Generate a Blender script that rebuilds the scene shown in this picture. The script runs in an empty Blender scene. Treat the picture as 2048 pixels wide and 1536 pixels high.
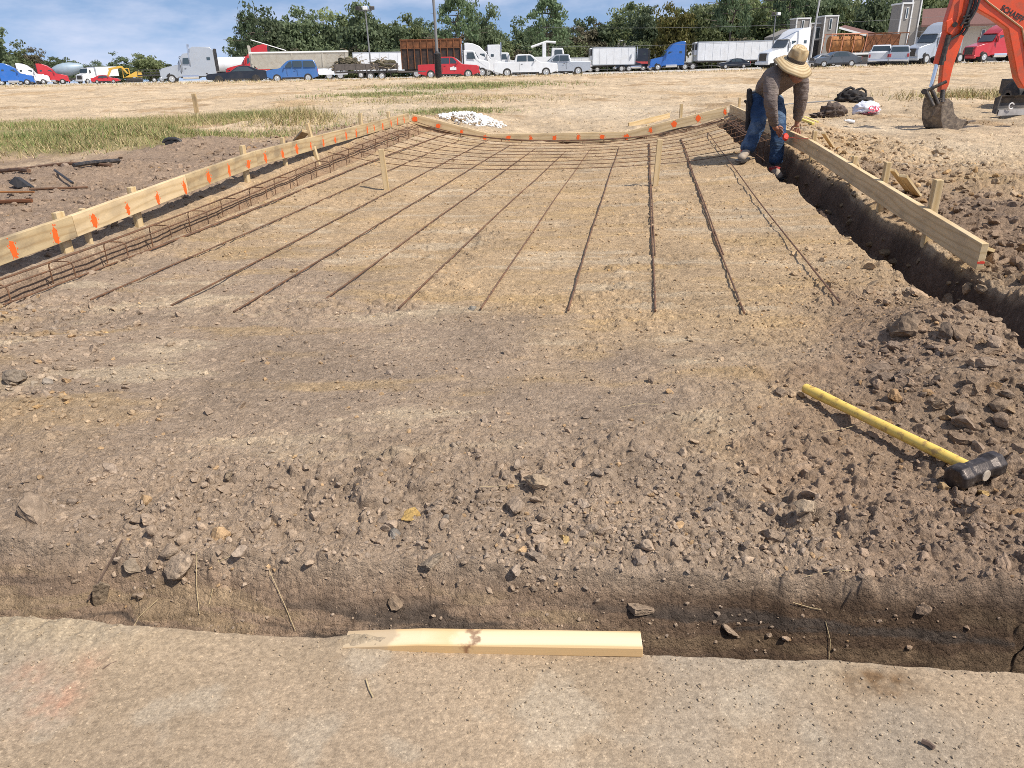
import bpy, bmesh, math, random
import numpy as np
from mathutils import Vector, Matrix
S = bpy.context.scene
COL = S.collection
R = math.radians

# ------------------------------------------------------------------ camera, world, sun, exposure
CAM_H, PITCH, ROLL, FPX = 1.1, R(23.2), R(1.2), 1500.0
_F = Vector((0, math.cos(PITCH), -math.sin(PITCH)))
_R0, _U0 = Vector((1, 0, 0)), Vector((0, math.sin(PITCH), math.cos(PITCH)))
_RX = _R0*math.cos(ROLL) - _U0*math.sin(ROLL)
_UP = _U0*math.cos(ROLL) + _R0*math.sin(ROLL)
CAM = Vector((0, 0, CAM_H))
cd = bpy.data.cameras.new('camera')
cam = bpy.data.objects.new('camera', cd)
COL.objects.link(cam)
cd.sensor_width = 36; cd.lens = FPX/2048*36
cd.clip_start = 0.05; cd.clip_end = 3000
cam.matrix_world = Matrix(((_RX.x, _UP.x, -_F.x, 0), (_RX.y, _UP.y, -_F.y, 0), (_RX.z, _UP.z, -_F.z, CAM_H), (0, 0, 0, 1)))
S.camera = cam

SUN_EL, SUN_AZ = R(52), math.atan2(0.85, -0.53)      # azimuth measured from +Y towards +X
sun_dir = Vector((math.sin(SUN_AZ)*math.cos(SUN_EL), math.cos(SUN_AZ)*math.cos(SUN_EL), math.sin(SUN_EL)))
W = bpy.data.worlds.new('World'); S.world = W; W.use_nodes = True
nt = W.node_tree; nt.nodes.clear()
def N(tree, t, **kw):
    n = tree.nodes.new(t)
    for k, v in kw.items():
        if k in n.inputs.keys() if hasattr(n.inputs, 'keys') else False:
            n.inputs[k].default_value = v
        else:
            setattr(n, k, v)
    return n
out = N(nt, 'ShaderNodeOutputWorld'); bg = N(nt, 'ShaderNodeBackground')
sky = N(nt, 'ShaderNodeTexSky'); sky.sky_type = 'NISHITA'; sky.sun_disc = False
sky.sun_elevation = SUN_EL; sky.sun_rotation = SUN_AZ
sky.air_density = 1.0; sky.dust_density = 0.6; sky.ozone_density = 1.6
tc = N(nt, 'ShaderNodeTexCoord')
mp = N(nt, 'ShaderNodeMapping'); mp.inputs['Location'].default_value = (0, 0, 0.24)
nt.links.new(tc.outputs['Generated'], mp.inputs['Vector']); nt.links.new(mp.outputs['Vector'], sky.inputs['Vector'])
mp2 = N(nt, 'ShaderNodeMapping'); mp2.inputs['Scale'].default_value = (1, 1, 3.2)
nt.links.new(tc.outputs['Generated'], mp2.inputs['Vector'])
cn = N(nt, 'ShaderNodeTexNoise'); cn.inputs['Scale'].default_value = 3.6; cn.inputs['Detail'].default_value = 7; cn.inputs['Roughness'].default_value = 0.56
nt.links.new(mp2.outputs['Vector'], cn.inputs['Vector'])
cr = N(nt, 'ShaderNodeValToRGB'); cr.color_ramp.elements[0].position = 0.46; cr.color_ramp.elements[1].position = 0.66
cr.color_ramp.elements[0].color = (0.04, 0.04, 0.04, 1); cr.color_ramp.elements[1].color = (0.85, 0.85, 0.85, 1)
nt.links.new(cn.outputs['Fac'], cr.inputs['Fac'])
mx = N(nt, 'ShaderNodeMix'); mx.data_type = 'RGBA'
nt.links.new(cr.outputs['Color'], mx.inputs['Factor']); nt.links.new(sky.outputs['Color'], mx.inputs['A'])
mx.inputs['B'].default_value = (5.0, 5.2, 6.2, 1)
nt.links.new(mx.outputs['Result'], bg.inputs['Color']); bg.inputs['Strength'].default_value = 0.125
nt.links.new(bg.outputs['Background'], out.inputs['Surface'])
sl = bpy.data.lights.new('sun', 'SUN'); sl.energy = 4.3; sl.angle = R(0.6); sl.color = (1.0, 0.95, 0.87)
so = bpy.data.objects.new('sun', sl); COL.objects.link(so)
so.rotation_euler = (-sun_dir).to_track_quat('-Z', 'Y').to_euler()
S.view_settings.view_transform = 'Standard'; S.view_settings.look = 'None'
S.view_settings.exposure = 0.38; S.view_settings.gamma = 1.0
S.cycles.max_bounces = 6; S.cycles.transparent_max_bounces = 12
S.cycles.use_denoising = False
S.cycles.pixel_filter_type = 'BLACKMAN_HARRIS'; S.cycles.filter_width = 0.9

# ------------------------------------------------------------------ pixel <-> place
def ray(px, py):
    d = _F*FPX + _RX*(px-1024) + _UP*(768-py)
    return d.normalized()
def at_y(px, py, Y):
    d = ray(px, py); return CAM + d*(Y/d.y)
def at_z(px, py, z=0.0):
    d = ray(px, py); return CAM + d*((z-CAM_H)/d.z)
def on_plane(px, py, A, B):                      # vertical plane through plan points A, B
    d = ray(px, py); n = Vector((B[1]-A[1], -(B[0]-A[0]), 0)); P = Vector((A[0], A[1], 0))
    return CAM + d*((P-CAM).dot(n)/d.dot(n))
def hor(px):                                     # image row of the horizon in column px
    d0 = 768 - FPX*math.tan(PITCH)
    return d0 - (px-1024)*math.tan(ROLL)

# ------------------------------------------------------------------ noise on arrays
_rng = np.random.default_rng(7)
_perm = _rng.permutation(512).astype(np.int64)
_gr = np.array([(math.cos(a), math.sin(a)) for a in np.linspace(0, 2*math.pi, 32, endpoint=False)])
def _h(ix, iy, seed=0):
    return _perm[(_perm[(ix + 131*seed) & 511] + iy) & 511]
def perlin(x, y, seed=0):
    ix, iy = np.floor(x).astype(np.int64), np.floor(y).astype(np.int64)
    fx, fy = x-ix, y-iy
    u, v = fx*fx*fx*(fx*(fx*6-15)+10), fy*fy*fy*(fy*(fy*6-15)+10)
    def g(a, b):
        k = _gr[_h(ix+a, iy+b, seed) & 31]
        return k[..., 0]*(fx-a) + k[..., 1]*(fy-b)
    a = g(0, 0)*(1-u) + g(1, 0)*u; b = g(0, 1)*(1-u) + g(1, 1)*u
    return 1.5*(a*(1-v) + b*v)
def fbm(x, y, oct=4, seed=0, gain=0.5):
    s, a, f = 0, 1.0, 1.0
    for o in range(oct):
        s = s + a*perlin(x*f, y*f, seed+o*7); a *= gain; f *= 2.03
    return s
def cells(x, y, seed=0, thr=0.4):
    """pebble bumps: height 0..1 of the tallest lump covering each point (cell size 1)"""
    ix, iy = np.floor(x).astype(np.int64), np.floor(y).astype(np.int64)
    best = np.zeros_like(x)
    for a in (-1, 0, 1):
        for b in (-1, 0, 1):
            k = _h(ix+a, iy+b, seed); k2 = _h(iy+b+37, ix+a+11, seed+3)
            px = ix+a+0.15+0.7*(k/511.0); py = iy+b+0.15+0.7*(k2/511.0)
            r = ((k*7+k2*13) % 512)/511.0
            rad = np.where(r > thr, 0.18+0.4*((r-thr)/(1-thr))**1.5, 0.0)
            e = 0.6+0.8*(((k*3+k2) % 97)/97.0)
            d = np.sqrt((px-x)**2*e + (py-y)**2/e)
            an = k2*0.0123
            top = rad*(0.75+0.55*((x-px)*np.cos(an)+(y-py)*np.sin(an))/np.maximum(rad, 0.05))
            edge = np.clip((rad-d)/(0.42*np.maximum(rad, 0.05)), 0, 1)
            best = np.maximum(best, np.where(rad > 0, np.sqrt(edge)*np.maximum(top, 0)*1.25, 0))
    return best
def sstep(a, b, x):
    t = np.clip((x-a)/(b-a), 0, 1); return t*t*(3-2*t)
def lerp(a, b, t): return a + (b-a)*t

# ------------------------------------------------------------------ the lie of the land
def XL(Y): return -2.88 + 0.169*(Y-4.6)
def XR(Y): return 2.46 + 0.133*(Y-3.83)
YBL, YBR = 12.6, 12.4
CL, CR = (XL(YBL), YBL), (XR(YBR), YBR)
E0, E1 = at_z(0, 1245), at_z(2048, 1346)                   # edge of the foreground slab
def slab_edge(X): return E0.y + (X-E0.x)/(E1.x-E0.x)*(E1.y-E0.y)
_lip = [at_z(-100, 1085), at_z(100, 1090), at_z(560, 1118), at_z(1024, 1135), at_z(1350, 1150), at_z(1500, 1155), at_z(1750, 1168), at_z(2048, 1178)]
def lip(X): return np.interp(X, [p.x for p in _lip], [p.y for p in _lip])
def field_z(X, Y):
    k = np.clip((Y-22)/40.0, 0, 1)
    px = 1024 + X/np.maximum(Y, 5)*1632
    crest = np.interp(px, [-400, 100, 600, 1050, 1250, 1600, 1900, 2600], [0.22, 0.17, 0.14, 0.14, 0.15, 0.27, 0.36, 0.5])
    return k*crest
def base_z(X, Y):
    X = np.asarray(X, float); Y = np.asarray(Y, float)
    xl, xr = XL(np.clip(Y, 0, 14)), XR(np.clip(Y, 0, 14))
    half = (xr-xl)/2; t = (X-(xl+xr)/2)/half
    rise = sstep(4.0, 12.4, Y)*(1-sstep(13.2, 19, Y))
    tt = np.clip(np.abs(t), 0, 1.0)
    side = 1-sstep(1.08, 1.75, np.abs(t))*np.where(t > 0, 0.85, 0.5)
    z = rise*(0.33*tt**2.4*side - 0.06)
    bank = sstep(1.0, 1.12, np.abs(t))*(1-sstep(1.6, 2.6, np.abs(t)))*(1-sstep(12, 13.5, Y))*sstep(2.2, 4.5, Y)
    z = z + bank*0.05
    return z + field_z(X, Y)
LOT0 = 64.0
def lot_z(X, Y): return -0.17 - 0.0112*(Y-75) + 0.009*max(X, 0) + 0.0
def seg_dist(X, Y, pts):
    best = np.full(np.shape(X), 1e9); side = np.zeros(np.shape(X))
    for (ax, ay), (bx, by) in zip(pts[:-1], pts[1:]):
        dx, dy = bx-ax, by-ay; L2 = dx*dx+dy*dy
        u = np.clip(((X-ax)*dx+(Y-ay)*dy)/L2, 0, 1)
        d = np.hypot(X-ax-u*dx, Y-ay-u*dy); best = np.minimum(best, d)
    return best
TR_R = [(XR(Y)-0.175, Y) for Y in (1.0, 3.0, 6.0, 9.0, 12.2)]
TR_L = [(XL(Y)+0.2, Y) for Y in (0.5, 4.0, 8.0, 12.4)]
TR_B = [(CL[0]+0.2, CL[1]-0.22), (CR[0]-0.2, CR[1]-0.22)]
def trench(X, Y, pts, w, d, wob=0.03, seed=40):
    q = seg_dist(X, Y, pts) + wob*fbm(X*2.5, Y*2.5, 3, seed)
    return -d*(1-np.clip((q-w*0.66)/(w*0.34), 0, 1)**0.8)
MOUNDS = [(at_z(1900, 690), 0.34, 0.13), (at_z(2010, 800), 0.36, 0.10), (at_z(1830, 800), 0.22, 0.04), (at_z(1740, 540), 0.2, 0.03),
          (at_z(1500, 790), 0.3, 0.03), (at_z(60, 720), 0.35, 0.06), (at_z(330, 650), 0.3, 0.03), (at_z(1000, 960), 0.5, 0.02),
          (at_z(60, 1040), 0.22, 0.04), (at_z(1120, 660), 0.2, 0.02), (at_z(1780, 680), 0.2, 0.03),
          (at_z(270, 300), 1.0, 0.22), (at_z(420, 320), 0.8, 0.15), (at_z(600, 262), 1.2, 0.2), (at_z(120, 380), 1.0, 0.12), (at_z(60, 300), 1.0, 0.10),
          (at_z(1880, 520), 0.0, 0.0), (at_z(2040, 470), 0.5, 0.14), (at_z(1990, 380), 1.0, 0.10), (at_z(1800, 310), 0.9, 0.04), (at_z(2060, 640), 0.3, 0.1),
          (at_z(1640, 395), 0.4, 0.08), (at_z(1950, 280), 1.2, 0.02)]
def smooth_z(X, Y):
    X = np.asarray(X, float); Y = np.asarray(Y, float)
    z = base_z(X, Y)
    for p, r, h in MOUNDS:
        if r: z = z + h*np.exp(-((X-p.x)**2+(Y-p.y)**2)/(r*r)*1.4)
    z = z + trench(X, Y, TR_R, 0.205, 0.25, 0.03, 41)
    z = z + trench(X, Y, TR_L, 0.21, 0.16, 0.02, 42)
    z = z + trench(X, Y, TR_B, 0.25, 0.15, 0.04, 43)
    lp = lip(X) + 0.03*fbm(X*2.2, Y*0+3.3, 3, 44) + 0.012*fbm(X*9, Y*9, 2, 45)
    dd = lp - Y                                         # inside the near trench where positive
    dep = np.interp(X, [-2, 0, 0.5, 1.2], [0.24, 0.26, 0.34, 0.40])
    wid = np.interp(X, [-2, -0.2, 0.4, 0.8, 1.3], [0.26, 0.23, 0.16, 0.13, 0.11])
    q = dd/wid
    z = z - dep*(0.92*np.clip(q, 0, 1)**0.8 + 0.08*sstep(0.8, 1.3, q))
    return z
def g_z(x, y): return float(smooth_z(np.array([x]), np.array([y]))[0])
def hit(px, py, lift=0.0):
    """where the line of sight through a pixel meets the ground"""
    d = ray(px, py); t = np.geomspace(1.0, 120, 1500)
    X, Y, Z = d.x*t, d.y*t, CAM_H + d.z*t
    h = smooth_z(X, Y) + lift
    k = np.argmax(Z < h)
    if k == 0: return at_y(px, py, 60)
    a, b = Z[k-1]-h[k-1], Z[k]-h[k]; u = a/(a-b)
    tt = t[k-1] + (t[k]-t[k-1])*u
    return CAM + d*tt
# ------------------------------------------------------------------ objects, tags
def link(o, parent=None):
    COL.objects.link(o)
    if parent is not None: o.parent = parent
    return o
def tag(o, label=None, cat=None, group=None, kind=None):
    if label: o['label'] = label
    if cat: o['category'] = cat
    if group: o['group'] = group
    if kind: o['kind'] = kind
    return o
def thing(name, loc, label, cat, rz=0.0, group=None):
    o = bpy.data.objects.new(name, None); link(o)
    o.location = loc; o.rotation_euler = (0, 0, rz); o.empty_display_size = 0.2
    return tag(o, label, cat, group)
def mesh_np(name, V, F, material, parent=None, colors=None, smooth=False, n=4, attr='soil'):
    me = bpy.data.meshes.new(name)
    V = np.asarray(V, np.float32); F = np.asarray(F, np.int32)
    me.vertices.add(len(V)); me.vertices.foreach_set('co', V.ravel())
    me.loops.add(F.size); me.loops.foreach_set('vertex_index', F.ravel())
    me.polygons.add(len(F)); me.polygons.foreach_set('loop_start', np.arange(0, F.size, n, dtype=np.int32))
    me.polygons.foreach_set('loop_total', np.full(len(F), n, np.int32))
    me.polygons.foreach_set('use_smooth', np.full(len(F), smooth))
    me.update(calc_edges=True)
    if colors is not None:
        ca = me.color_attributes.new(attr, 'FLOAT_COLOR', 'POINT')
        c4 = np.ones((len(V), 4), np.float32); c4[:, :3] = colors
        ca.data.foreach_set('color', c4.ravel())
    if material: me.materials.append(material)
    return link(bpy.data.objects.new(name, me), parent)
class MB:
    """collects simple shapes; obj() links them as one mesh object"""
    def __init__(s): s.v = []; s.f = []
    def add(s, vs, fs, M=None):
        k = len(s.v)
        for p in vs:
            p = Vector(p); s.v.append(M @ p if M is not None else p)
        for f in fs: s.f.append(tuple(i+k for i in f))
        return s
    def box(s, c, d, M=None, rz=0, ry=0):
        x, y, z = d[0]/2, d[1]/2, d[2]/2
        T = Matrix.Translation(c) @ Matrix.Rotation(rz, 4, 'Z') @ Matrix.Rotation(ry, 4, 'Y')
        if M is not None: T = M @ T
        return s.add([(-x,-y,-z),(x,-y,-z),(x,y,-z),(-x,y,-z),(-x,-y,z),(x,-y,z),(x,y,z),(-x,y,z)],
                     [(3,2,1,0),(4,5,6,7),(0,1,5,4),(1,2,6,5),(2,3,7,6),(3,0,4,7)], T)
    def cyl(s, a, b, r0, r1=None, n=14):
        a, b = Vector(a), Vector(b); r1 = r0 if r1 is None else r1
        d = (b-a).normalized(); q = d.to_track_quat('Z', 'Y').to_matrix()
        u, w = q @ Vector((1,0,0)), q @ Vector((0,1,0)); vs = []
        for p, r in ((a, r0), (b, r1)):
            for i in range(n):
                t = 2*math.pi*i/n; vs.append(p + (u*math.cos(t)+w*math.sin(t))*r)
        fs = [(i, (i+1) % n, n+(i+1) % n, n+i) for i in range(n)] + [tuple(range(n-1, -1, -1)), tuple(range(n, 2*n))]
        return s.add(vs, fs)
    def tube(s, path, r, n=6):
        P = [Vector(p) for p in path]; vs = []; rs = r if isinstance(r, (list, tuple)) else [r]*len(P)
        prev = None
        for i, p in enumerate(P):
            d = (P[min(i+1, len(P)-1)]-P[max(i-1, 0)])
            if d.length < 1e-9: d = Vector((0,0,1))
            d.normalize()
            if prev is None:
                u = d.orthogonal().normalized()
            else:
                u = (prev - d*prev.dot(d))
                u = u.normalized() if u.length > 1e-6 else d.orthogonal().normalized()
            prev = u; w = d.cross(u)
            for k in range(n):
                t = 2*math.pi*k/n; vs.append(p + (u*math.cos(t)+w*math.sin(t))*rs[i])
        fs = []
        for i in range(len(P)-1):
            for k in range(n): fs.append((i*n+k, i*n+(k+1) % n, (i+1)*n+(k+1) % n, (i+1)*n+k))
        fs += [tuple(range(n-1, -1, -1)), tuple((len(P)-1)*n+k for k in range(n))]
        return s.add(vs, fs)
    def prof(s, pts, M=None):
        """side outline of (x, z, half width) extruded across y"""
        n = len(pts)
        vs = [(p[0], -p[2], p[1]) for p in pts] + [(p[0], p[2], p[1]) for p in pts]
        fs = [tuple(range(n)), tuple(range(2*n-1, n-1, -1))] + [(i, n+i, n+(i+1) % n, (i+1) % n) for i in range(n)]
        return s.add(vs, fs, M)
    def slab(s, pts, vec):
        n = len(pts); v = Vector(vec)
        vs = [Vector(p) for p in pts] + [Vector(p)+v for p in pts]
        fs = [tuple(range(n-1, -1, -1)), tuple(range(n, 2*n))] + [(i, (i+1) % n, n+(i+1) % n, n+i) for i in range(n)]
        return s.add(vs, fs)
    def lathe(s, prof, n=20, M=None):
        vs = []
        for r, z in prof:
            for k in range(n):
                t = 2*math.pi*k/n; vs.append((r*math.cos(t), r*math.sin(t), z))
        m = len(prof)
        fs = [(i*n+k, i*n+(k+1) % n, (i+1)*n+(k+1) % n, (i+1)*n+k) for i in range(m-1) for k in range(n)]
        fs += [tuple(range(n-1, -1, -1)), tuple((m-1)*n+k for k in range(n))]
        return s.add(vs, fs, M)
    def ell(s, c, r, n=12, m=8, M=None):
        pr = []
        vs = [(0, 0, -1)]; fs = []
        for j in range(1, m):
            a = -math.pi/2 + math.pi*j/m
            for k in range(n):
                t = 2*math.pi*k/n; vs.append((math.cos(a)*math.cos(t), math.cos(a)*math.sin(t), math.sin(a)))
        vs.append((0, 0, 1)); top = len(vs)-1
        for k in range(n): fs.append((0, 1+(k+1) % n, 1+k)); fs.append((top, top-n+k, top-n+(k+1) % n))
        for j in range(m-2):
            for k in range(n): fs.append((1+j*n+k, 1+j*n+(k+1) % n, 1+(j+1)*n+(k+1) % n, 1+(j+1)*n+k))
        T = Matrix.Translation(c) @ Matrix.Diagonal((r[0], r[1], r[2], 1))
        return s.add(vs, fs, (M @ T) if M is not None else T)
    def obj(s, name, m, parent=None, smooth=False, bevel=0.0, seg=2, local=None):
        me = bpy.data.meshes.new(name)
        vs = [tuple(local @ v) for v in s.v] if local is not None else [tuple(v) for v in s.v]
        me.from_pydata(vs, [], s.f)
        bm = bmesh.new(); bm.from_mesh(me)
        bmesh.ops.recalc_face_normals(bm, faces=bm.faces); bm.to_mesh(me); bm.free()
        if smooth:
            me.polygons.foreach_set('use_smooth', [True]*len(me.polygons))
            try: me.set_sharp_from_angle(angle=R(38))
            except Exception: pass
        me.materials.append(m)
        o = link(bpy.data.objects.new(name, me), parent)
        if bevel:
            b = o.modifiers.new('bevel', 'BEVEL'); b.width = bevel; b.segments = seg; b.limit_method = 'ANGLE'; b.angle_limit = R(35)
        return o
def copy_tree(o, parent=None):
    c = o.copy(); link(c, parent)
    for ch in [k for k in COL.objects if k.parent == o and k is not c]: copy_tree(ch, c)
    return c
def beam(name, a, b, wid, hei, m, parent=None, up=(0, 0, 1), bevel=0.003, taper=None):
    """timber from a to b (centre line); x along the grain, y = wid, z = hei"""
    a, b = Vector(a), Vector(b); x = (b-a); L = x.length; x.normalize()
    z = Vector(up); z = (z - x*z.dot(x)).normalized(); y = z.cross(x)
    mb = MB()
    if taper:
        pts = [(0, -hei/2), (L-taper, -hei/2), (L, -hei*0.06), (L, hei*0.06), (L-taper, hei/2), (0, hei/2)]
        mb.prof([(p[0], p[1], wid/2) for p in pts])
    else:
        nseg = max(1, int(L/0.5))
        mb.box((L/2, 0, 0), (L, wid, hei))
    o = mb.obj(name, m, parent, bevel=bevel)
    M = Matrix.Identity(4)
    for i in range(3): M[i][0], M[i][1], M[i][2], M[i][3] = x[i], y[i], z[i], a[i]
    if parent is None: o.matrix_world = M
    else: o.matrix_local = parent.matrix_basis.inverted() @ M
    return o

# ------------------------------------------------------------------ materials
def new_mat(name):
    m = bpy.data.materials.new(name); m.use_nodes = True
    t = m.node_tree; b = t.nodes['Principled BSDF']
    return m, t, b
def ramp(t, fac, stops):
    r = N(t, 'ShaderNodeValToRGB'); e = r.color_ramp.elements
    while len(e) < len(stops): e.new(0.5)
    for q, (p, c) in zip(e, stops): q.position = p; q.color = (c[0], c[1], c[2], 1)
    t.links.new(fac, r.inputs['Fac']); return r.outputs['Color']
def noise(t, vec, scale, detail=4, rough=0.55, out='Fac'):
    n = N(t, 'ShaderNodeTexNoise'); n.inputs['Scale'].default_value = scale; n.inputs['Detail'].default_value = detail
    n.inputs['Roughness'].default_value = rough
    if vec is not None: t.links.new(vec, n.inputs['Vector'])
    return n.outputs[out]
def mixc(t, f, a, b, mode='MIX'):
    m = N(t, 'ShaderNodeMix'); m.data_type = 'RGBA'; m.blend_type = mode
    for k, v in (('Factor', f), ('A', a), ('B', b)):
        if isinstance(v, (int, float)): m.inputs[k].default_value = v
        elif isinstance(v, tuple): m.inputs[k].default_value = (v[0], v[1], v[2], 1)
        else: t.links.new(v, m.inputs[k])
    return m.outputs['Result']
def bump(t, b, h, strength=0.3, dist=0.01):
    n = N(t, 'ShaderNodeBump'); n.inputs['Strength'].default_value = strength; n.inputs['Distance'].default_value = dist
    t.links.new(h, n.inputs['Height']); t.links.new(n.outputs['Normal'], b.inputs['Normal'])
def mapped(t, scale=(1, 1, 1), kind='Object'):
    c = N(t, 'ShaderNodeTexCoord'); m = N(t, 'ShaderNodeMapping'); m.inputs['Scale'].default_value = scale
    t.links.new(c.outputs[kind], m.inputs['Vector']); return m.outputs['Vector']
def plain(name, col, rough=0.6, metal=0.0, var=0.25, scale=3.0, coat=0.0, dirt=None, dirt_amt=0.4, bmp=0.0, bscale=40, spec=None):
    m, t, b = new_mat(name); v = mapped(t)
    d = tuple(c*(1-var) for c in col); l = tuple(min(1, c*(1+var*0.6)) for c in col)
    c = ramp(t, noise(t, v, scale, 5), [(0.3, d), (0.7, l)])
    if dirt:
        f = ramp(t, noise(t, v, scale*2.3, 6, 0.65), [(0.45, (0, 0, 0)), (0.75, (dirt_amt,)*3)])
        c = mixc(t, f, c, dirt)
    t.links.new(c, b.inputs['Base Color'])
    b.inputs['Roughness'].default_value = rough; b.inputs['Metallic'].default_value = metal
    b.inputs['Coat Weight'].default_value = coat; b.inputs['Coat Roughness'].default_value = 0.08
    if spec is not None: b.inputs['Specular IOR Level'].default_value = spec
    if bmp: bump(t, b, noise(t, v, bscale, 5), bmp, 0.01)
    return m
def paint(name, col, rough=0.32, dust=0.25):
    return plain(name, col, rough, 0.0, 0.08, 0.7, 0.6, (0.35, 0.28, 0.2), dust)
def wood_mat(name, light, dark, stain=0.0):
    m, t, b = new_mat(name)
    v = mapped(t, (1.2, 9, 9)); n1 = noise(t, v, 2.2, 3)
    w = N(t, 'ShaderNodeTexWave'); w.wave_type = 'BANDS'; w.bands_direction = 'Z'
    w.inputs['Scale'].default_value = 0.7; w.inputs['Distortion'].default_value = 16; w.inputs['Detail'].default_value = 4; w.inputs['Detail Scale'].default_value = 0.6
    t.links.new(v, w.inputs['Vector'])
    c = ramp(t, w.outputs['Fac'], [(0.1, light), (0.75, tuple(0.7*a+0.3*d for a, d in zip(light, dark))), (1.0, dark)])
    c = mixc(t, ramp(t, n1, [(0.35, (0, 0, 0)), (0.75, (0.55,)*3)]), c, dark)
    fine = noise(t, mapped(t, (4, 160, 160)), 3, 4)
    c = mixc(t, ramp(t, fine, [(0.45, (0, 0, 0)), (0.8, (0.22,)*3)]), c, tuple(x*0.5 for x in dark))
    if stain:
        s = noise(t, mapped(t, (1.5, 3, 3)), 2.4, 6, 0.62)
        c = mixc(t, ramp(t, s, [(0.48, (0, 0, 0)), (0.66, (stain,)*3)]), c, (0.13, 0.10, 0.075))
    t.links.new(c, b.inputs['Base Color']); b.inputs['Roughness'].default_value = 0.8
    b.inputs['Specular IOR Level'].default_value = 0.25
    bump(t, b, fine, 0.25, 0.002)
    return m
M = {}
M['wood'] = wood_mat('pine_board', (0.70, 0.53, 0.31), (0.56, 0.40, 0.21), 0.25)
M['wood_dirty'] = wood_mat('weathered_pine_board', (0.54, 0.41, 0.23), (0.42, 0.29, 0.145), 0.5)
M['wood_new'] = wood_mat('fresh_pine', (0.66, 0.49, 0.27), (0.52, 0.34, 0.14), 0.0)
M['wood_stake'] = wood_mat('pine_stake', (0.66, 0.51, 0.30), (0.52, 0.37, 0.18), 0.12)
M['rebar'] = plain('rusty_rebar', (0.150, 0.085, 0.050), 0.75, 0.2, 0.5, 9, 0, (0.30, 0.13, 0.05), 0.75, 0.4, 200)
M['steel_dark'] = plain('dark_steel', (0.05, 0.047, 0.045), 0.5, 0.5, 0.35, 12, 0, (0.25, 0.19, 0.14), 0.55, 0.2, 60)
M['rubber'] = plain('tyre_rubber', (0.022, 0.021, 0.02), 0.85, 0, 0.3, 5, 0, (0.2, 0.16, 0.12), 0.4)
M['rim'] = plain('wheel_rim', (0.62, 0.61, 0.58), 0.35, 0.7, 0.15, 5)
M['chrome'] = plain('chrome', (0.75, 0.75, 0.76), 0.18, 1.0, 0.06, 3)
M['glass'] = plain('vehicle_glass', (0.035, 0.05, 0.055), 0.06, 0, 0.2, 1, 0.3, spec=0.9)
M['black'] = plain('black_plastic', (0.02, 0.02, 0.021), 0.5, 0, 0.2, 4, 0, (0.2, 0.16, 0.12), 0.3)
M['white_paint'] = paint('white_vehicle_paint', (0.70, 0.70, 0.69), 0.3, 0.18)
M['trailer_white'] = plain('white_trailer_panel', (0.71, 0.72, 0.73), 0.45, 0, 0.06, 0.6, 0, (0.4, 0.36, 0.3), 0.25)
M['red_paint'] = paint('red_vehicle_paint', (0.50, 0.018, 0.02), 0.3, 0.1)
M['blue_paint'] = paint('blue_vehicle_paint', (0.02, 0.12, 0.42), 0.28, 0.08)
M['suv_blue'] = paint('mid_blue_vehicle_paint', (0.045, 0.13, 0.33), 0.28, 0.1)
M['silver_paint'] = plain('silver_vehicle_paint', (0.44, 0.46, 0.48), 0.3, 0.35, 0.06, 0.7, 0.5, (0.35, 0.3, 0.25), 0.15)
M['black_paint'] = paint('black_vehicle_paint', (0.008, 0.008, 0.01), 0.15, 0.05)
M['yellow_paint'] = paint('yellow_machine_paint', (0.62, 0.36, 0.03), 0.45, 0.3)
M['orange_paint'] = plain('orange_machine_paint', (0.66, 0.070, 0.012), 0.45, 0, 0.15, 2.5, 0.15, (0.17, 0.09, 0.05), 0.75)
M['beige_steel'] = plain('dusty_beige_trailer', (0.52, 0.48, 0.40), 0.5, 0.1, 0.12, 1.2, 0, (0.30, 0.24, 0.17), 0.55)
M['rust'] = plain('rusty_steel', (0.20, 0.075, 0.028), 0.85, 0.1, 0.5, 2.5, 0, (0.07, 0.035, 0.02), 0.8, 0.3, 20)
M['rust_bright'] = plain('orange_rusty_pipe', (0.36, 0.15, 0.045), 0.8, 0.1, 0.45, 2.5, 0, (0.10, 0.05, 0.025), 0.7)
M['orange_frame'] = plain('faded_orange_frame', (0.62, 0.26, 0.14), 0.6, 0, 0.15, 3)
M['drum'] = plain('blue_grey_mixer_drum', (0.28, 0.36, 0.42), 0.5, 0.1, 0.12, 1, 0, (0.4, 0.38, 0.34), 0.4)
M['siding'] = plain('grey_brown_siding', (0.27, 0.245, 0.215), 0.85, 0, 0.08, 3)
M['trim'] = plain('white_trim', (0.72, 0.71, 0.68), 0.6, 0, 0.06, 3)
M['shingle'] = plain('red_brown_shingles', (0.155, 0.075, 0.06), 0.9, 0, 0.25, 6)
M['tan_wall'] = plain('tan_panel_wall', (0.50, 0.44, 0.36), 0.85, 0, 0.06, 2)
M['pole'] = plain('grey_pole', (0.20, 0.20, 0.20), 0.6, 0.2, 0.1, 2)
M['bark'] = plain('tree_bark', (0.115, 0.09, 0.07), 0.95, 0, 0.35, 3)
M['bark_pale'] = plain('pale_dead_wood', (0.34, 0.30, 0.26), 0.95, 0, 0.25, 3)
M['concrete_lot'] = plain('lot_concrete', (0.52, 0.48, 0.42), 0.9, 0, 0.12, 0.4, 0, (0.3, 0.26, 0.2), 0.4)
M['canvas'] = plain('black_fabric', (0.022, 0.02, 0.02), 0.9, 0, 0.3, 8, 0, (0.16, 0.12, 0.09), 0.25, 0.5, 60)
M['brown_cloth'] = plain('brown_cloth', (0.115, 0.085, 0.068), 0.9, 0, 0.35, 14, 0, (0.03, 0.025, 0.02), 0.5, 0.6, 45)
M['orange_spray'] = plain('orange_spray_paint', (0.95, 0.13, 0.015), 0.7, 0, 0.1, 30)
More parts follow.
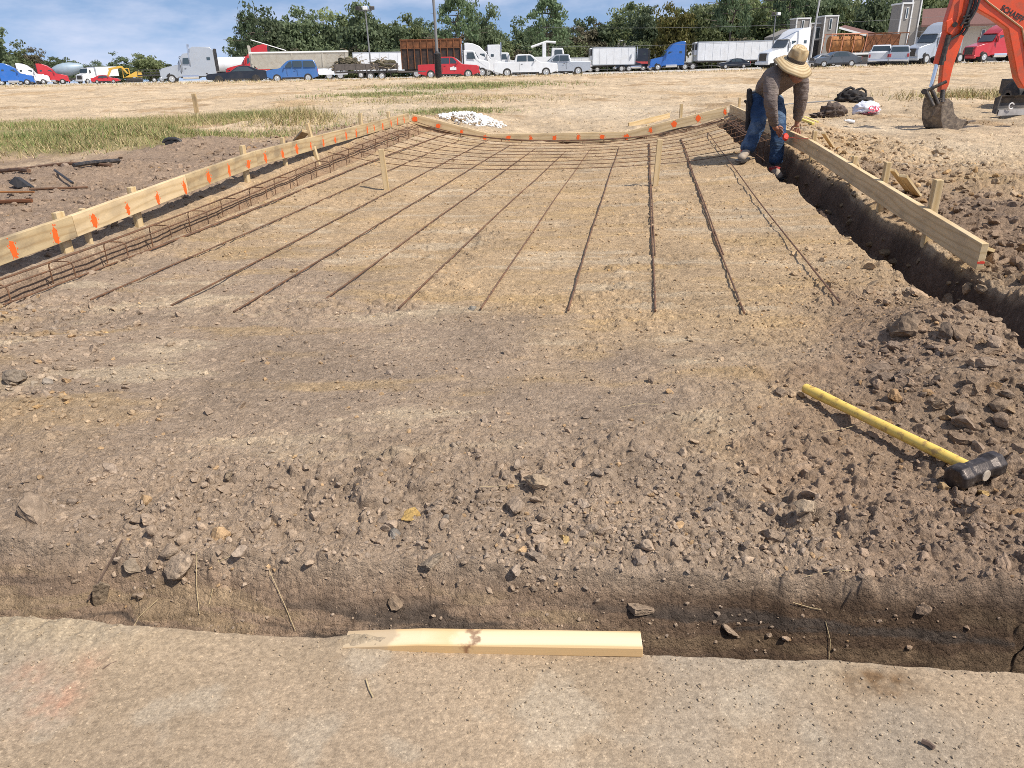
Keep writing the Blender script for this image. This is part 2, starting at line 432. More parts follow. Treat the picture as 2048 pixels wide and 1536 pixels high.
def leaf_mat(name, a, b2, warm):
    m, t, b = new_mat(name)
    oi = N(t, 'ShaderNodeObjectInfo'); v = mapped(t)
    c = ramp(t, noise(t, v, 0.55, 3), [(0.3, a), (0.7, b2)])
    gm = N(t, 'ShaderNodeNewGeometry')
    c = mixc(t, ramp(t, gm.outputs['Random Per Island'], [(0.0, (0, 0, 0)), (1.0, (0.35,)*3)]), c, warm)
    hs = N(t, 'ShaderNodeHueSaturation')
    mr = N(t, 'ShaderNodeMapRange'); mr.inputs['To Min'].default_value = 0.7; mr.inputs['To Max'].default_value = 1.35
    t.links.new(oi.outputs['Random'], mr.inputs['Value']); t.links.new(mr.outputs['Result'], hs.inputs['Value'])
    t.links.new(c, hs.inputs['Color']); t.links.new(hs.outputs['Color'], b.inputs['Base Color'])
    b.inputs['Roughness'].default_value = 0.6; b.inputs['Specular IOR Level'].default_value = 0.3
    tr = N(t, 'ShaderNodeBsdfTranslucent'); t.links.new(hs.outputs['Color'], tr.inputs['Color'])
    ms = N(t, 'ShaderNodeMixShader'); ms.inputs['Fac'].default_value = 0.4
    o = t.nodes['Material Output']
    t.links.new(b.outputs[0], ms.inputs[1]); t.links.new(tr.outputs[0], ms.inputs[2]); t.links.new(ms.outputs[0], o.inputs['Surface'])
    return m
M['leaf'] = leaf_mat('broadleaf_foliage', (0.115, 0.147, 0.064), (0.240, 0.285, 0.128), (0.320, 0.320, 0.144))
M['leaf_dark'] = leaf_mat('dark_foliage', (0.077, 0.109, 0.058), (0.160, 0.202, 0.102), (0.224, 0.248, 0.128))
M['leaf_autumn'] = leaf_mat('turning_foliage', (0.085, 0.10, 0.028), (0.16, 0.155, 0.045), (0.25, 0.15, 0.045))
M['needle'] = leaf_mat('pine_needles', (0.072, 0.115, 0.058), (0.152, 0.208, 0.099), (0.208, 0.240, 0.128))
M['leaf_dry'] = leaf_mat('dry_grey_foliage', (0.10, 0.095, 0.055), (0.17, 0.15, 0.09), (0.22, 0.18, 0.11))
def grass_mat(name):
    m, t, b = new_mat(name); a = N(t, 'ShaderNodeAttribute'); a.attribute_name = 'soil'
    t.links.new(a.outputs['Color'], b.inputs['Base Color']); b.inputs['Roughness'].default_value = 0.75
    b.inputs['Specular IOR Level'].default_value = 0.15
    return m
M['grass'] = grass_mat('grass_blades')
def soil_mat(name, grit=1.0, scale=1.0, bstr=0.95, fine=0.3):
    m, t, b = new_mat(name)
    a = N(t, 'ShaderNodeAttribute'); a.attribute_name = 'soil'
    v = mapped(t); c = a.outputs['Color']
    big = noise(t, v, 1.7, 5, 0.6)
    c = mixc(t, 1.0, c, ramp(t, big, [(0.3, (0.82, 0.81, 0.80)), (0.7, (1.16, 1.13, 1.08))]), 'MULTIPLY')
    mid = noise(t, v, 22*scale, 6, 0.68)
    c = mixc(t, 1.0, c, ramp(t, mid, [(0.28, (0.70, 0.68, 0.66)), (0.72, (1.26, 1.25, 1.22))]), 'MULTIPLY')
    vo = N(t, 'ShaderNodeTexVoronoi'); vo.inputs['Scale'].default_value = 75*scale; vo.inputs['Randomness'].default_value = 1.0
    t.links.new(v, vo.inputs['Vector'])
    sep = N(t, 'ShaderNodeSeparateColor'); t.links.new(vo.outputs['Color'], sep.inputs['Color'])
    peb = ramp(t, sep.outputs[0], [(0.0, (0.74, 0.73, 0.72)), (0.5, (1, 1, 1)), (0.93, (1.1, 1.08, 1.05)), (1.0, (1.5, 1.5, 1.48))])
    c = mixc(t, fine+0.35, c, peb, 'MULTIPLY')
    gr = noise(t, v, 330*scale, 3, 0.7)
    c = mixc(t, 1.0, c, ramp(t, gr, [(0.30, (0.72, 0.71, 0.70)), (0.70, (1.24, 1.24, 1.22))]), 'MULTIPLY')
    t.links.new(c, b.inputs['Base Color']); b.inputs['Roughness'].default_value = 0.95
    b.inputs['Specular IOR Level'].default_value = 0.12
    n1 = noise(t, v, 60*scale, 7, 0.72); n2 = noise(t, v, 240*scale, 4, 0.65)
    ad = N(t, 'ShaderNodeMath'); ad.operation = 'MULTIPLY_ADD'; ad.inputs[1].default_value = 0.45
    t.links.new(n2, ad.inputs[0]); t.links.new(n1, ad.inputs[2])
    vo2 = N(t, 'ShaderNodeMath'); vo2.operation = 'MULTIPLY_ADD'; vo2.inputs[1].default_value = -0.55
    t.links.new(vo.outputs['Distance'], vo2.inputs[0]); t.links.new(ad.outputs[0], vo2.inputs[2])
    bump(t, b, vo2.outputs[0], bstr, 0.012/scale)
    return m
M['soil'] = soil_mat('loose_soil')
M['clod'] = soil_mat('soil_clod', 1, 1.3, 0.55)
M['slab'] = soil_mat('dusty_concrete', 1, 3.6, 0.5, 0.35)

# ------------------------------------------------------------------ ground sheet
def soil_colour(X, Y, Z, dep):
    """what the soil is made of from place to place (dry sand, clay, damp topsoil)"""
    tan = np.array([0.48, 0.355, 0.228]); grey = np.array([0.395, 0.305, 0.230]); dark = np.array([0.180, 0.130, 0.096])
    field = np.array([0.53, 0.420, 0.295]); ochre = np.array([0.50, 0.355, 0.19]); pale = np.array([0.54, 0.44, 0.32]); damp = np.array([0.115, 0.078, 0.055])
    n1 = fbm(X*0.6, Y*0.6, 4, 1); n2 = fbm(X*1.7+5, Y*2.6, 4, 2); n3 = fbm(X*0.9+9, Y*4.5, 4, 3); n4 = fbm(X*4, Y*6, 3, 4)
    xl, xr = XL(np.clip(Y, 0, 14)), XR(np.clip(Y, 0, 14))
    t = (X-(xl+xr)/2)/((xr-xl)/2)
    # pad: greyer on the left and near, sandier to the right and far
    w_tan = sstep(-0.35, 0.45, (Y-3.2)*0.42 + X*0.33 + n1*0.55 + n2*0.25)
    c = grey + (tan-grey)*w_tan[..., None]
    def mix(c, k, w): return c + (k-c)*np.clip(w, 0, 1)[..., None]
    c = mix(c, ochre, sstep(0.15, 0.75, n3+0.25*n4)*0.55*sstep(1.9, 2.6, Y)*(1-sstep(11, 13, Y)))
    c = mix(c, pale, sstep(0.25, 0.7, -n3+0.3*n2)*0.75*sstep(1.7, 2.3, Y))
    c = mix(c, grey*0.82, sstep(0.2, 0.8, -n2-0.3*n1)*0.5*(1-sstep(3.0, 5, Y)))
    # the banks outside the form boards: dug-up dark clay
    right = sstep(1.0, 1.1, t)*(1-sstep(1.5, 2.0, t+0.25*n1))*(1-sstep(4.8, 8.5, Y+1.4*n1))*sstep(1.2, 1.9, Y)
    c = mix(c, dark*1.45, right*0.9)
    near_r = sstep(0.55, 0.9, X - 0.33*(Y-1.5) + 0.25*n2)*(1-sstep(3.2, 4.2, Y))
    c = mix(c, dark*1.7, near_r*0.75)
    left = sstep(1.0, 1.1, -t)*(1-sstep(9.5, 12, Y+1.5*n1))
    c = mix(c, np.array([0.30, 0.225, 0.175]), left*0.85)
    # field of dry graded sand
    fw = np.maximum(sstep(12.3, 14.0, Y+0.8*n1), np.maximum(sstep(1.35, 1.9, t+0.3*n1)*sstep(6.0, 9.5, Y+1.2*n1), sstep(1.9, 2.7, -t+0.4*n1)*sstep(8.5, 11.5, Y+1.5*n1)))
    fcol = field*(1+0.10*fbm(X*0.3, Y*0.25, 4, 8)[..., None])
    fcol = fcol*(1+0.16*np.clip(fbm(X*1.1, Y*0.9, 4, 81), -1, 1)[..., None])
    fcol = mix(fcol, np.array([0.33, 0.22, 0.12]), sstep(0.35, 0.75, fbm(X*0.45+2, Y*0.35, 5, 82, 0.6))*0.6)
    fcol = mix(fcol, np.array([0.44, 0.30, 0.16]), sstep(0.25, 0.8, fbm(X*0.22+3, Y*0.16, 4, 9))*0.55)
    fcol = mix(fcol, np.array([0.60, 0.505, 0.385]), sstep(0.15, 0.7, fbm(X*0.12+7, Y*0.08, 3, 10))*0.6)
    c = mix(c, fcol, fw)
    green = np.zeros_like(X)
    for (px, py, rx, ry, a) in GREEN:
        q = hit(px, py)
        green = np.maximum(green, a*np.exp(-(((X-q.x)/rx)**2+((Y-q.y)/ry)**2)))
    c = mix(c, np.array([0.20, 0.19, 0.075]), sstep(0.25, 0.75, green+0.25*fbm(X*0.8, Y*0.8, 3, 14))*0.75)
    # damp near cut face; side and back trenches darker with depth
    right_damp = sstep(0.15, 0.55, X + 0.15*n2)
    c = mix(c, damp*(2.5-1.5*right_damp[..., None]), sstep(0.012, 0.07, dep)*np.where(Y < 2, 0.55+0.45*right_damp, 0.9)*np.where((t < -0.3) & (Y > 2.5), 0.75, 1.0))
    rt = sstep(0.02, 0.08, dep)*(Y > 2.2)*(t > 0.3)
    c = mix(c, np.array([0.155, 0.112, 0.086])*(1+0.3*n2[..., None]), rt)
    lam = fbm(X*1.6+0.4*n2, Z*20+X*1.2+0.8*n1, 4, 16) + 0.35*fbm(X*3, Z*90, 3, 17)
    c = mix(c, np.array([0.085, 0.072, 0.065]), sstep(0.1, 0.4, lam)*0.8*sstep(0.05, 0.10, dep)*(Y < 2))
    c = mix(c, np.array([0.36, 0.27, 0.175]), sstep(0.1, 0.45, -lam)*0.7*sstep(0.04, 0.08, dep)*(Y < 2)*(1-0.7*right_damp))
    return c
GREEN = [(60, 262, 3.2, 1.6, 1.1), (60, 278, 3.0, 1.2, 1.1), (240, 262, 3.0, 1.3, 1.0), (420, 240, 2.2, 1.3, 0.8), (520, 228, 1.3, 1.0, 1.1), (600, 228, 0.8, 0.8, 0.7),
         (760, 190, 2.0, 2.5, 0.9), (930, 175, 3.0, 4.0, 1.0), (905, 225, 1.4, 1.2, 1.0), (850, 200, 2.0, 2, 0.5)]
def ground_detail(X, Y, dep):
    xl, xr = XL(np.clip(Y, 0, 14)), XR(np.clip(Y, 0, 14)); t = (X-(xl+xr)/2)/((xr-xl)/2)
    n1 = fbm(X*0.8, Y*0.8, 3, 21)
    rough = 0.45 + 0.9*sstep(-0.1, 0.5, fbm(X*1.1, Y*1.5, 3, 22))
    lipband = np.exp(-((Y-lip(X)-0.33)/0.34)**2)
    rough = rough*(1-0.6*np.exp(-((Y-2.55)/0.5)**2)*(X < 0.9))
    rough = rough + 0.9*lipband
    bank = sstep(1.0, 1.06, np.abs(t))*(1-sstep(10, 12.5, Y))
    rough = rough + 1.4*bank*np.where(t > 0, 1.0, 0.8)
    mound = sstep(0.35, 0.9, X-0.36*(Y-2.0))*(1-sstep(3.4, 4.2, Y))
    rough = rough + 0.55*mound
    rough = rough*np.where(Y > 13, 0.6, 1.0)*(1-0.75*sstep(0.03, 0.1, dep)*(Y < 2.2))
    z = 0.010*fbm(X*2.3, Y*2.3, 3, 23) + 0.006*fbm(X*9, Y*9, 4, 24)*rough
    wx, wy = X + 0.012*fbm(X*18, Y*18, 2, 25), Y + 0.012*fbm(X*18+9, Y*18, 2, 26)
    z = z + rough*(0.020*cells(wx*7, wy*7, 31, 0.66) + 0.017*cells(wx*17, wy*17, 32, 0.4)*(Y < 9) )
    wall = sstep(0.025, 0.07, dep)*(Y < 2.2)
    z = z + wall*(0.006*fbm(X*1.6, Y*26+X*1.5, 4, 71) + 0.004*fbm(X*5, Y*60, 3, 72))
    cu = X*5.2 + 0.9*fbm(X*1.7, Y*7, 4, 73) + 0.12*fbm(X*20, Y*24, 2, 74); ci = np.floor(cu).astype(np.int64)
    gate = (((_h(ci, ci*0+5, 75) % 7) < 3) & (X > 0.12)) | ((_h(ci, ci*0+9, 76) % 11) < 1)
    cr1 = np.exp(-((cu-ci-0.5)/0.038)**2)*gate*sstep(-0.35, 0.35, fbm(X*2.0, Y*7, 3, 80))*1.3
    z = z - wall*0.045*cr1*(0.45+1.1*np.abs(fbm(X*3.3, Y*3+7, 2, 79))) + wall*0.012*np.maximum(0, fbm(X*14, Y*14, 3, 76)-0.25)
    wr = sstep(0.04, 0.1, dep)*(Y > 2.4)*(t > 0)
    z = z + wr*(0.012*fbm(X*8, Y*5, 4, 77) + 0.02*fbm(X*3, Y*2.5, 3, 78))
    nw = 1-sstep(3.4, 4.6, Y)
    z = z + nw*(np.minimum(rough, 1.6)*0.0105*cells(wx*40, wy*40, 33, 0.25) + (0.35+0.65*np.minimum(rough, 1.2))*0.0052*cells(wx*85, wy*85, 34, 0.25))*(1-0.6*wall)
    z = z + np.where(Y > 8, 0.055*sstep(8, 14, Y)*(fbm(X*0.9, Y*0.6, 4, 28)*0.7 + np.maximum(0, fbm(X*2.6, Y*2.6, 3, 29))*0.7 + 0.35*np.sin((X*2.0+Y*0.55)*2.6+2.5*n1)*sstep(-1, 3, X)*(0.5+0.5*n1)), 0)
    return z
def grid_mesh(name, yr, u, spread, zfun, material, off=0.5):
    Yg = np.repeat(yr[:, None], len(u), 1); Xg = u[None, :]*(np.abs(Yg)*spread + off)
    Z, C = zfun(Xg, Yg)
    V = np.stack([Xg, Yg, Z], -1).reshape(-1, 3); nu = len(u)
    i = np.arange((len(yr)-1)*(nu-1)); r, c = i//(nu-1), i % (nu-1); a = r*nu+c
    F = np.stack([a, a+1, a+nu+1, a+nu], -1)
    return mesh_np(name, V, F, material, None, C.reshape(-1, 3), smooth=True)
def zf_ground(X, Y):
    z0 = smooth_z(X, Y); b = base_z(X, Y)
    for p, r, h in MOUNDS:
        if r: b = b + h*np.exp(-((X-p.x)**2+(Y-p.y)**2)/(r*r)*1.4)
    dep = b - z0
    z = z0 + ground_detail(X, Y, dep)
    z = np.where(Y < slab_edge(X)+0.03, np.minimum(z, -0.36), z)
    z = z - sstep(LOT0-1.5, LOT0+1, Y)*(1.0+0.02*np.maximum(Y-LOT0, 0)) - sstep(LOT0, LOT0+80, Y)*1.5
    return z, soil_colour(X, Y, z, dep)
yr = np.concatenate([np.linspace(-6, 0.9, 12), np.geomspace(0.95, 1.15, 20)[:-1], np.geomspace(1.15, 4.6, 980)[:-1], np.geomspace(4.6, LOT0+2, 640), np.geomspace(LOT0+4, 1500, 24)])
uu = np.concatenate([np.linspace(-6, -1.35, 40)[:-1], np.linspace(-1.35, -0.88, 120)[:-1], np.linspace(-0.88, 0.88, 1280)[:-1], np.linspace(0.88, 1.35, 120), np.linspace(1.35, 6, 40)[1:]])
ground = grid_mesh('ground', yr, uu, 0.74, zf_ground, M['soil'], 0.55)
tag(ground, kind='structure')

# foreground slab
def zf_slab(X, Y):
    e = slab_edge(X)
    z = 0.0010*fbm(X*5, Y*5, 4, 51) + 0.0003*fbm(X*60, Y*60, 3, 50) + 0.0014*cells(X*60, Y*60, 52, 0.6)*sstep(-0.1, 0.5, fbm(X*3, Y*3, 3, 53)) + 0.0014*cells(X*130, Y*130, 54, 0.45)
    sand = sstep(0.1, 0.6, fbm(X*1.6+2, Y*1.6, 4, 55))
    heap = np.exp(-(((X+1.05)/0.30)**2+((Y-e+0.02)/0.07)**2))*0.022 + np.exp(-(((X-0.62)/0.14)**2+((Y-e+0.03)/0.05)**2))*0.010
    tq = at_z(735, 1280); heap = heap + np.exp(-(((X-tq.x)/0.075)**2+((Y-tq.y+0.005)/0.028)**2))*0.019
    z = z + heap*(1+0.35*fbm(X*22, Y*22, 5, 56))
    c = np.zeros(X.shape+(3,)) + np.array([0.385, 0.30, 0.215])
    def mix(c, k, w): return c + (np.array(k)-c)*np.clip(w, 0, 1)[..., None]
    c = mix(c, (0.355, 0.305, 0.245), sand*0.6)
    c = mix(c, (0.32, 0.25, 0.175), sstep(0.2, 0.7, fbm(X*2.3, Y*2.3+4, 4, 57))*0.45)
    c = c*(1+0.10*fbm(X*55, Y*55, 3, 64)[..., None])
    c = mix(c, (0.44, 0.38, 0.30), sstep(0.35, 0.7, fbm(X*4.4, Y*4.4, 4, 58))*0.5)
    c = mix(c, (0.41, 0.33, 0.225), heap/0.03)
    q = at_z(1760, 1370); c = mix(c, (0.20, 0.13, 0.075), np.exp(-(((X-q.x)/0.07)**2+((Y-q.y)/0.035)**2))*(0.9+0.8*fbm(X*25, Y*25, 3, 59)))
    for px, py, r in ((105, 1410, .05), (60, 1350, .04), (130, 1395, .035), (180, 1330, 0.03)):
        q = at_z(px, py); c = mix(c, (0.50, 0.28, 0.19), np.exp(-((X-q.x)**2+(Y-q.y)**2)/(r*r))*(0.32+0.3*fbm(X*40, Y*40, 3, 63)))
    return z, c
ys = np.concatenate([np.linspace(0, 0.82, 40)[:-1], np.linspace(0.82, 1, 300)])
def slab_mesh():
    us = np.linspace(-2.4, 2.4, 1700); X = np.repeat(us[None, :], len(ys), 0)
    E = slab_edge(X) + 0.0035*fbm(X*14, X*0+1, 4, 61) - 0.008*np.maximum(0, fbm(X*5+2, X*0+5, 4, 62))
    Y = -1.2 + (E+1.2)*ys[:, None]
    Z, C = zf_slab(X, Y)
    nu = len(us)
    V = np.stack([X, Y, Z], -1).reshape(-1, 3)
    low = V[-nu:].copy(); low[:, 2] = -0.16; low[:, 1] -= 0.004
    mid = V[-nu:].copy(); mid[:, 2] -= 0.006; mid[:, 1] += 0.004
    V = np.concatenate([V, mid, low]); C = np.concatenate([C.reshape(-1, 3), C[-1], C[-1]*0.9])
    i = np.arange((len(ys)+1)*(nu-1)); r, c = i//(nu-1), i % (nu-1); a = r*nu+c
    return mesh_np('concrete_slab', V, np.stack([a, a+1, a+nu+1, a+nu], -1), M['slab'], None, C, smooth=True)
tag(slab_mesh(), kind='structure')

# parking lot sheet
def lot_mesh():
    ysx = np.linspace(LOT0, 260, 40); xs = np.linspace(-220, 220, 60)
    V = [(x, y, -0.17-0.0112*(y-75)+0.009*max(x, 0)) for y in ysx for x in xs]; n = len(xs)
    F = [(r*n+c, r*n+c+1, (r+1)*n+c+1, (r+1)*n+c) for r in range(len(ysx)-1) for c in range(n-1)]
    o = mesh_np('parking_lot', V, F, M['concrete_lot']); return tag(o, kind='structure')
lot_mesh()
# ------------------------------------------------------------------ form boards
rnd = random.Random(11)
THK = 0.038
def board(pa, pb, H, mat, label, face, marks=(), group='form boards around the pad', name='form_board'):
    """pa, pb: top edge of the face that looks into the pad; face = unit normal of that face"""
    f = Vector((face[0], face[1], 0)).normalized()
    a, b = Vector(pa), Vector(pb)
    c = f*(-THK/2) + Vector((0, 0, -H/2))
    o = beam(name, a+c, b+c, THK, H, mat)
    tag(o, label, 'timber', group)
    L = (b-a).length
    side = 1 if (o.matrix_world.to_3x3() @ Vector((0, 1, 0))).dot(f) > 0 else -1
    for (u, w, h, dz) in marks:
        mb = MB(); cx = u*L; y = side*(THK/2+0.0006); n = 22
        pts = []
        for k in range(n):
            t = 2*math.pi*k/n; rr = 1+0.28*(rnd.random()-0.5)*(1 if k % 2 else -1)
            pts.append((cx+math.cos(t)*w/2*rr, y, dz+math.sin(t)*h/2*rr*(1.0 if math.sin(t) > 0 else 1.15)))
        mb.slab(pts, (0, side*0.0008, 0))
        for k in range(14):
            t = rnd.random()*6.28; q = 0.5+rnd.random()*0.35
            x, z, s = cx+math.cos(t)*w*q, dz+math.sin(t)*h*q, 0.002+rnd.random()*0.003
            if abs(z) < H/2-0.006: mb.slab([(x-s, y, z-s), (x+s, y, z-s), (x+s*.6, y, z+s), (x-s*.7, y, z+s)], (0, side*0.0008, 0))
        m = mb.obj('paint_mark', M['orange_spray'], o); m['label'] = 'orange spray paint mark'
    return o
LA, LB = (XL(0), 0), (XL(YBL), YBL)
RA, RB = (XR(0), 0), (XR(YBR), YBR)
fl = Vector((1, -0.169, 0)).normalized(); fr = Vector((-1, 0.133, 0)).normalized(); fb = Vector((0.03, -1, 0)).normalized()
Ltop = [(-260, 566), (145, 431), (372, 350), (512, 302), (818, 226)]
LP = [on_plane(x, y, LA, LB) for x, y in Ltop]
def marks_on(pxs, A, B, P0, P1, w, h, dz=-0.012):
    r = []
    L = (Vector(P1)-Vector(P0)).length
    for x, y in pxs:
        q = on_plane(x, y, A, B); u = (Vector(q)-Vector(P0)).dot((Vector(P1)-Vector(P0)).normalized())/L
        if -0.01 < u < 1.01: r.append((min(max(u, 0.012), 0.988), w*rnd.uniform(0.6, 1.35), h*rnd.uniform(0.7, 1.15), dz+rnd.uniform(-.012, .008)))
    return r
lm = [(28, 500), (111, 466), (189, 439), (254, 408), (313, 382), (367, 358), (416, 345), (457, 330), (496, 318), (530, 308), (564, 298), (593, 293),
      (621, 286), (646, 278), (670, 274), (692, 267), (712, 260), (734, 252), (748, 249), (765, 245), (782, 241), (795, 239), (808, 236)]
names_l = ['nearest board of the left form, running out of the left edge of the picture', 'second board of the left form, with dark scuffs and four orange marks',
           'third board of the left form, beside the scrap heap', 'farthest board of the left form, reaching the back left corner']
HB = 0.140
for k in range(4):
    mk = marks_on(lm, LA, LB, LP[k], LP[k+1], 0.046, 0.10 if k < 2 else 0.085)
    board(LP[k]+Vector((0, 0, 0)), LP[k+1]-(LP[k+1]-LP[k]).normalized()*0.004, HB, M['wood_dirty'] if k != 1 else M['wood'], names_l[k], fl, mk)
Btop = [(822, 227), (980, 268), (1250, 264), (1456, 213)]
BP = [on_plane(x, y, CL, CR) for x, y in Btop]
bm_ = [(828, 236), (875, 248), (922, 260), (968, 276), (1017, 276), (1062, 274), (1109, 274), (1157, 271), (1205, 269), (1254, 267), (1304, 264), (1351, 250), (1399, 235), (1452, 219)]
names_b = ['left board of the back form, sloping down past the white rock heap', 'level middle board of the back form', 'right board of the back form, rising to the back right corner']
for k in range(3):
    board(BP[k], BP[k+1]-(BP[k+1]-BP[k]).normalized()*0.004, HB, M['wood'], names_b[k], fb, marks_on(bm_, CL, CR, BP[k], BP[k+1], 0.062, 0.08, 0.0))
RP = [on_plane(x, y, RA, RB) for x, y in ((1460, 209), (1617, 279), (1963, 487))]
board(RP[0], RP[1]-(RP[1]-RP[0]).normalized()*0.004, HB, M['wood'], 'far board of the right form, behind the bending man', fr)
rb = board(RP[1], RP[2], HB, M['wood'], 'long near board of the right form, overhanging the dark trench', fr)
mbx = MB(); Lr = (RP[2]-RP[1]).length
mbx.box((Lr+0.0008, 0, -0.032), (0.0012, THK*0.96, 0.010)); mbx.box((Lr+0.0008, 0.006, -0.026), (0.0014, THK*0.5, 0.004))
mk = mbx.obj('paint_mark', plain('red_chalk', (0.75, 0.06, 0.03), 0.8), rb); mk['label'] = 'red mark on the sawn end'

# ------------------------------------------------------------------ stakes and braces
GST = 'wooden stakes holding the form'
def stake(px, py_top, outward, A, B, label, w=0.038, h=0.038, lean=(0, 0), above=None, off=0.0):
    sh = Vector((outward[0], outward[1], 0))*(THK+h/2+0.003+off)
    q = on_plane(px, py_top, (A[0]+sh.x, A[1]+sh.y), (B[0]+sh.x, B[1]+sh.y))
    top = Vector(q); gz = g_z(q.x, q.y)
    bot = Vector((top.x-lean[0], top.y-lean[1], gz-0.12))
    o = beam('wooden_stake', bot, top, w, h, M['wood_stake'], None, up=(outward[0], outward[1], 0))
    return tag(o, label, 'stake', GST)
ol, orr, ob = -fl, -fr, -fb
stake(484, 291, ol, LA, LB, 'stake standing up behind the third board of the left form', 0.06)
stake(614, 247, ol, LA, LB, 'leaning stake behind the far left board, beside a grey offcut', 0.045, lean=(-0.08, 0))
stake(720, 226, ol, LA, LB, 'pale stake behind the far left board, second from the back corner', 0.05)
stake(776, 223, ol, LA, LB, 'short stake behind the far left board, nearest the back corner', 0.05)
stake(115, 424, ol, LA, LB, 'short pale stake behind the nearest left board', 0.075)
stake(163, 417, ol, LA, LB, 'small stake top behind the second left board', 0.03)
stake(262, 374, ol, LA, LB, 'chipped stake top behind the second left board', 0.06)
stake(564, 275, ol, LA, LB, 'low stake behind the far left board', 0.04)
stake(1296, 249, ob, CL, CR, 'stake behind the back form with a low board beside it', 0.05)
stake(1363, 208, ob, CL, CR, 'tall stake behind the rising right part of the back form', 0.045)
stake(1877, 359, orr, RA, RB, 'tall stake standing free behind the near right board', 0.062, 0.045)
stake(1776, 324, orr, RA, RB, 'stake with a split brace behind the middle of the near right board', 0.055)
stake(1711, 312, orr, RA, RB, 'stake behind the near right board below a leaning brace', 0.05)
stake(1630, 262, orr, RA, RB, 'stake behind the joint of the two right boards', 0.055)
stake(1480, 195, orr, RA, RB, 'stake behind the back right corner', 0.045)
def brace(p0, p1, label, mat='wood_stake', w=0.04, h=0.02, name='wooden_brace'):
    o = beam(name, p0, p1, w, h, M[mat], None, up=(0.3, 0.2, 1)); return tag(o, label, 'timber', 'braces behind the form')
def gp(px, py, dz=0.0): return hit(px, py) + Vector((0, 0, dz))
def br(a, b, label, lift=0.12, **k):
    sh = Vector(orr)*0.10
    A = on_plane(a[0], a[1], (RA[0]+sh.x, RA[1]+sh.y), (RB[0]+sh.x, RB[1]+sh.y)); brace(A, gp(b[0], b[1], -0.01), label, **k)
br((1647, 266), (1668, 296), 'leaning brace beside the joint of the right boards')
br((1706, 313), (1722, 345), 'short brace leaning behind the near right board')
br((1785, 340), (1822, 385), 'wedge shaped brace under the split stake')
br((1806, 352), (1838, 391), 'splintered brace end sticking up by the near right board', w=0.055)
br((1955, 492), (1990, 500), 'flat offcut under the near end of the right board', w=0.05)
A = on_plane(608, 262, LA, LB); brace(at_y(611, 263, A.y+0.15), gp(592, 283, 0), 'grey weathered offcut leaning by the left form', 'wood_dirty', 0.08, 0.03)
o = beam('wooden_board', gp(1262, 258, 0.0)+Vector((0, 0.3, 0.04)), gp(1345, 240, 0)+Vector((0, 0.3, 0.06)), 0.03, 0.09, M['wood_stake'])
tag(o, 'short spare board lying on the sand behind the back form', 'timber')
# two stakes standing in the pad, and a grade stake out in the field
def free_stake(pt, pb, w, label, mat='wood_stake'):
    B = hit(*pb); T = at_y(pt[0], pt[1], B.y-0.02)
    o = beam('wooden_stake', B-Vector((0, 0, 0.06)), T, w, w*0.6, M[mat], None, up=(0, -1, 0)); return tag(o, label, 'stake', 'stakes standing in open ground')
free_stake((762, 298), (774, 380), 0.05, 'pale stake standing in the pad at the left, leaning left')
free_stake((1320, 279), (1310, 372), 0.05, 'golden stake standing in the pad right of the middle')
free_stake((387, 187), (394, 226), 0.11, 'old grey stake standing in the field below the black coupe', 'wood_dirty')

# ------------------------------------------------------------------ reinforcing bars
RB_ = 0.0050
def follow(path2d, n, lift, wav=0.004, seed=0):
    pts = []
    r = random.Random(seed); ph = r.random()*6
    for i in range(n):
        u = i/(n-1); k = u*(len(path2d)-1); a = min(int(k), len(path2d)-2); f = k-a
        x = lerp(path2d[a][0], path2d[a+1][0], f); y = lerp(path2d[a][1], path2d[a+1][1], f)
        pts.append((x + wav*math.sin(u*17+ph) + wav*1.5*math.sin(u*5.3+ph*2), y))
    X = np.array([p[0] for p in pts]); Y = np.array([p[1] for p in pts])
    Z = smooth_z(X, Y)
    Z = np.convolve(np.pad(Z, 4, 'edge'), np.ones(9)/9, 'valid')
    return [Vector((x, y, z+lift)) for x, y, z in zip(X, Y, Z)]
starts = [(6, 615), (182, 605), (340, 615), (470, 628), (635, 617), (800, 622), (962, 623), (1135, 626), (1308, 628), (1487, 632), (1680, 616)]
ends = [(893, 276), (935, 286), (977, 292), (1031, 296), (1087, 292), (1150, 288), (1191, 288), (1242, 288), (1297, 279), (1356, 265), (1405, 248)]
ordn = ['first', 'second', 'third', 'fourth', 'fifth', 'sixth', 'seventh', 'eighth', 'ninth', 'tenth', 'eleventh']
GRB = 'long bars laid along the pad'
for k, (s, e) in enumerate(zip(starts, ends)):
    a = hit(*s); b = at_y(e[0], e[1], 12.1)
    p = follow([(a.x, a.y), (b.x, b.y)], 40, RB_+(0.024 if k == 10 else 0.010), 0.0025, 100+k)
    mb = MB().tube(p, RB_, 7)
    o = mb.obj('rebar', M['rebar'], smooth=True)
    tag(o, 'rusty bar laid lengthwise on the pad, %s from the left of eleven' % ordn[k], 'rebar', GRB)
    if k in (0, 8, 9):
        q = p[5:]; q = [v + Vector((0.012+0.002*math.sin(i*0.35), 0, 0)) for i, v in enumerate(q)]
        o = MB().tube(q, RB_, 7).obj('rebar', M['rebar'], smooth=True)
        tag(o, 'rusty lap bar lying against the %s lengthwise bar from the left' % ordn[k], 'rebar', GRB)
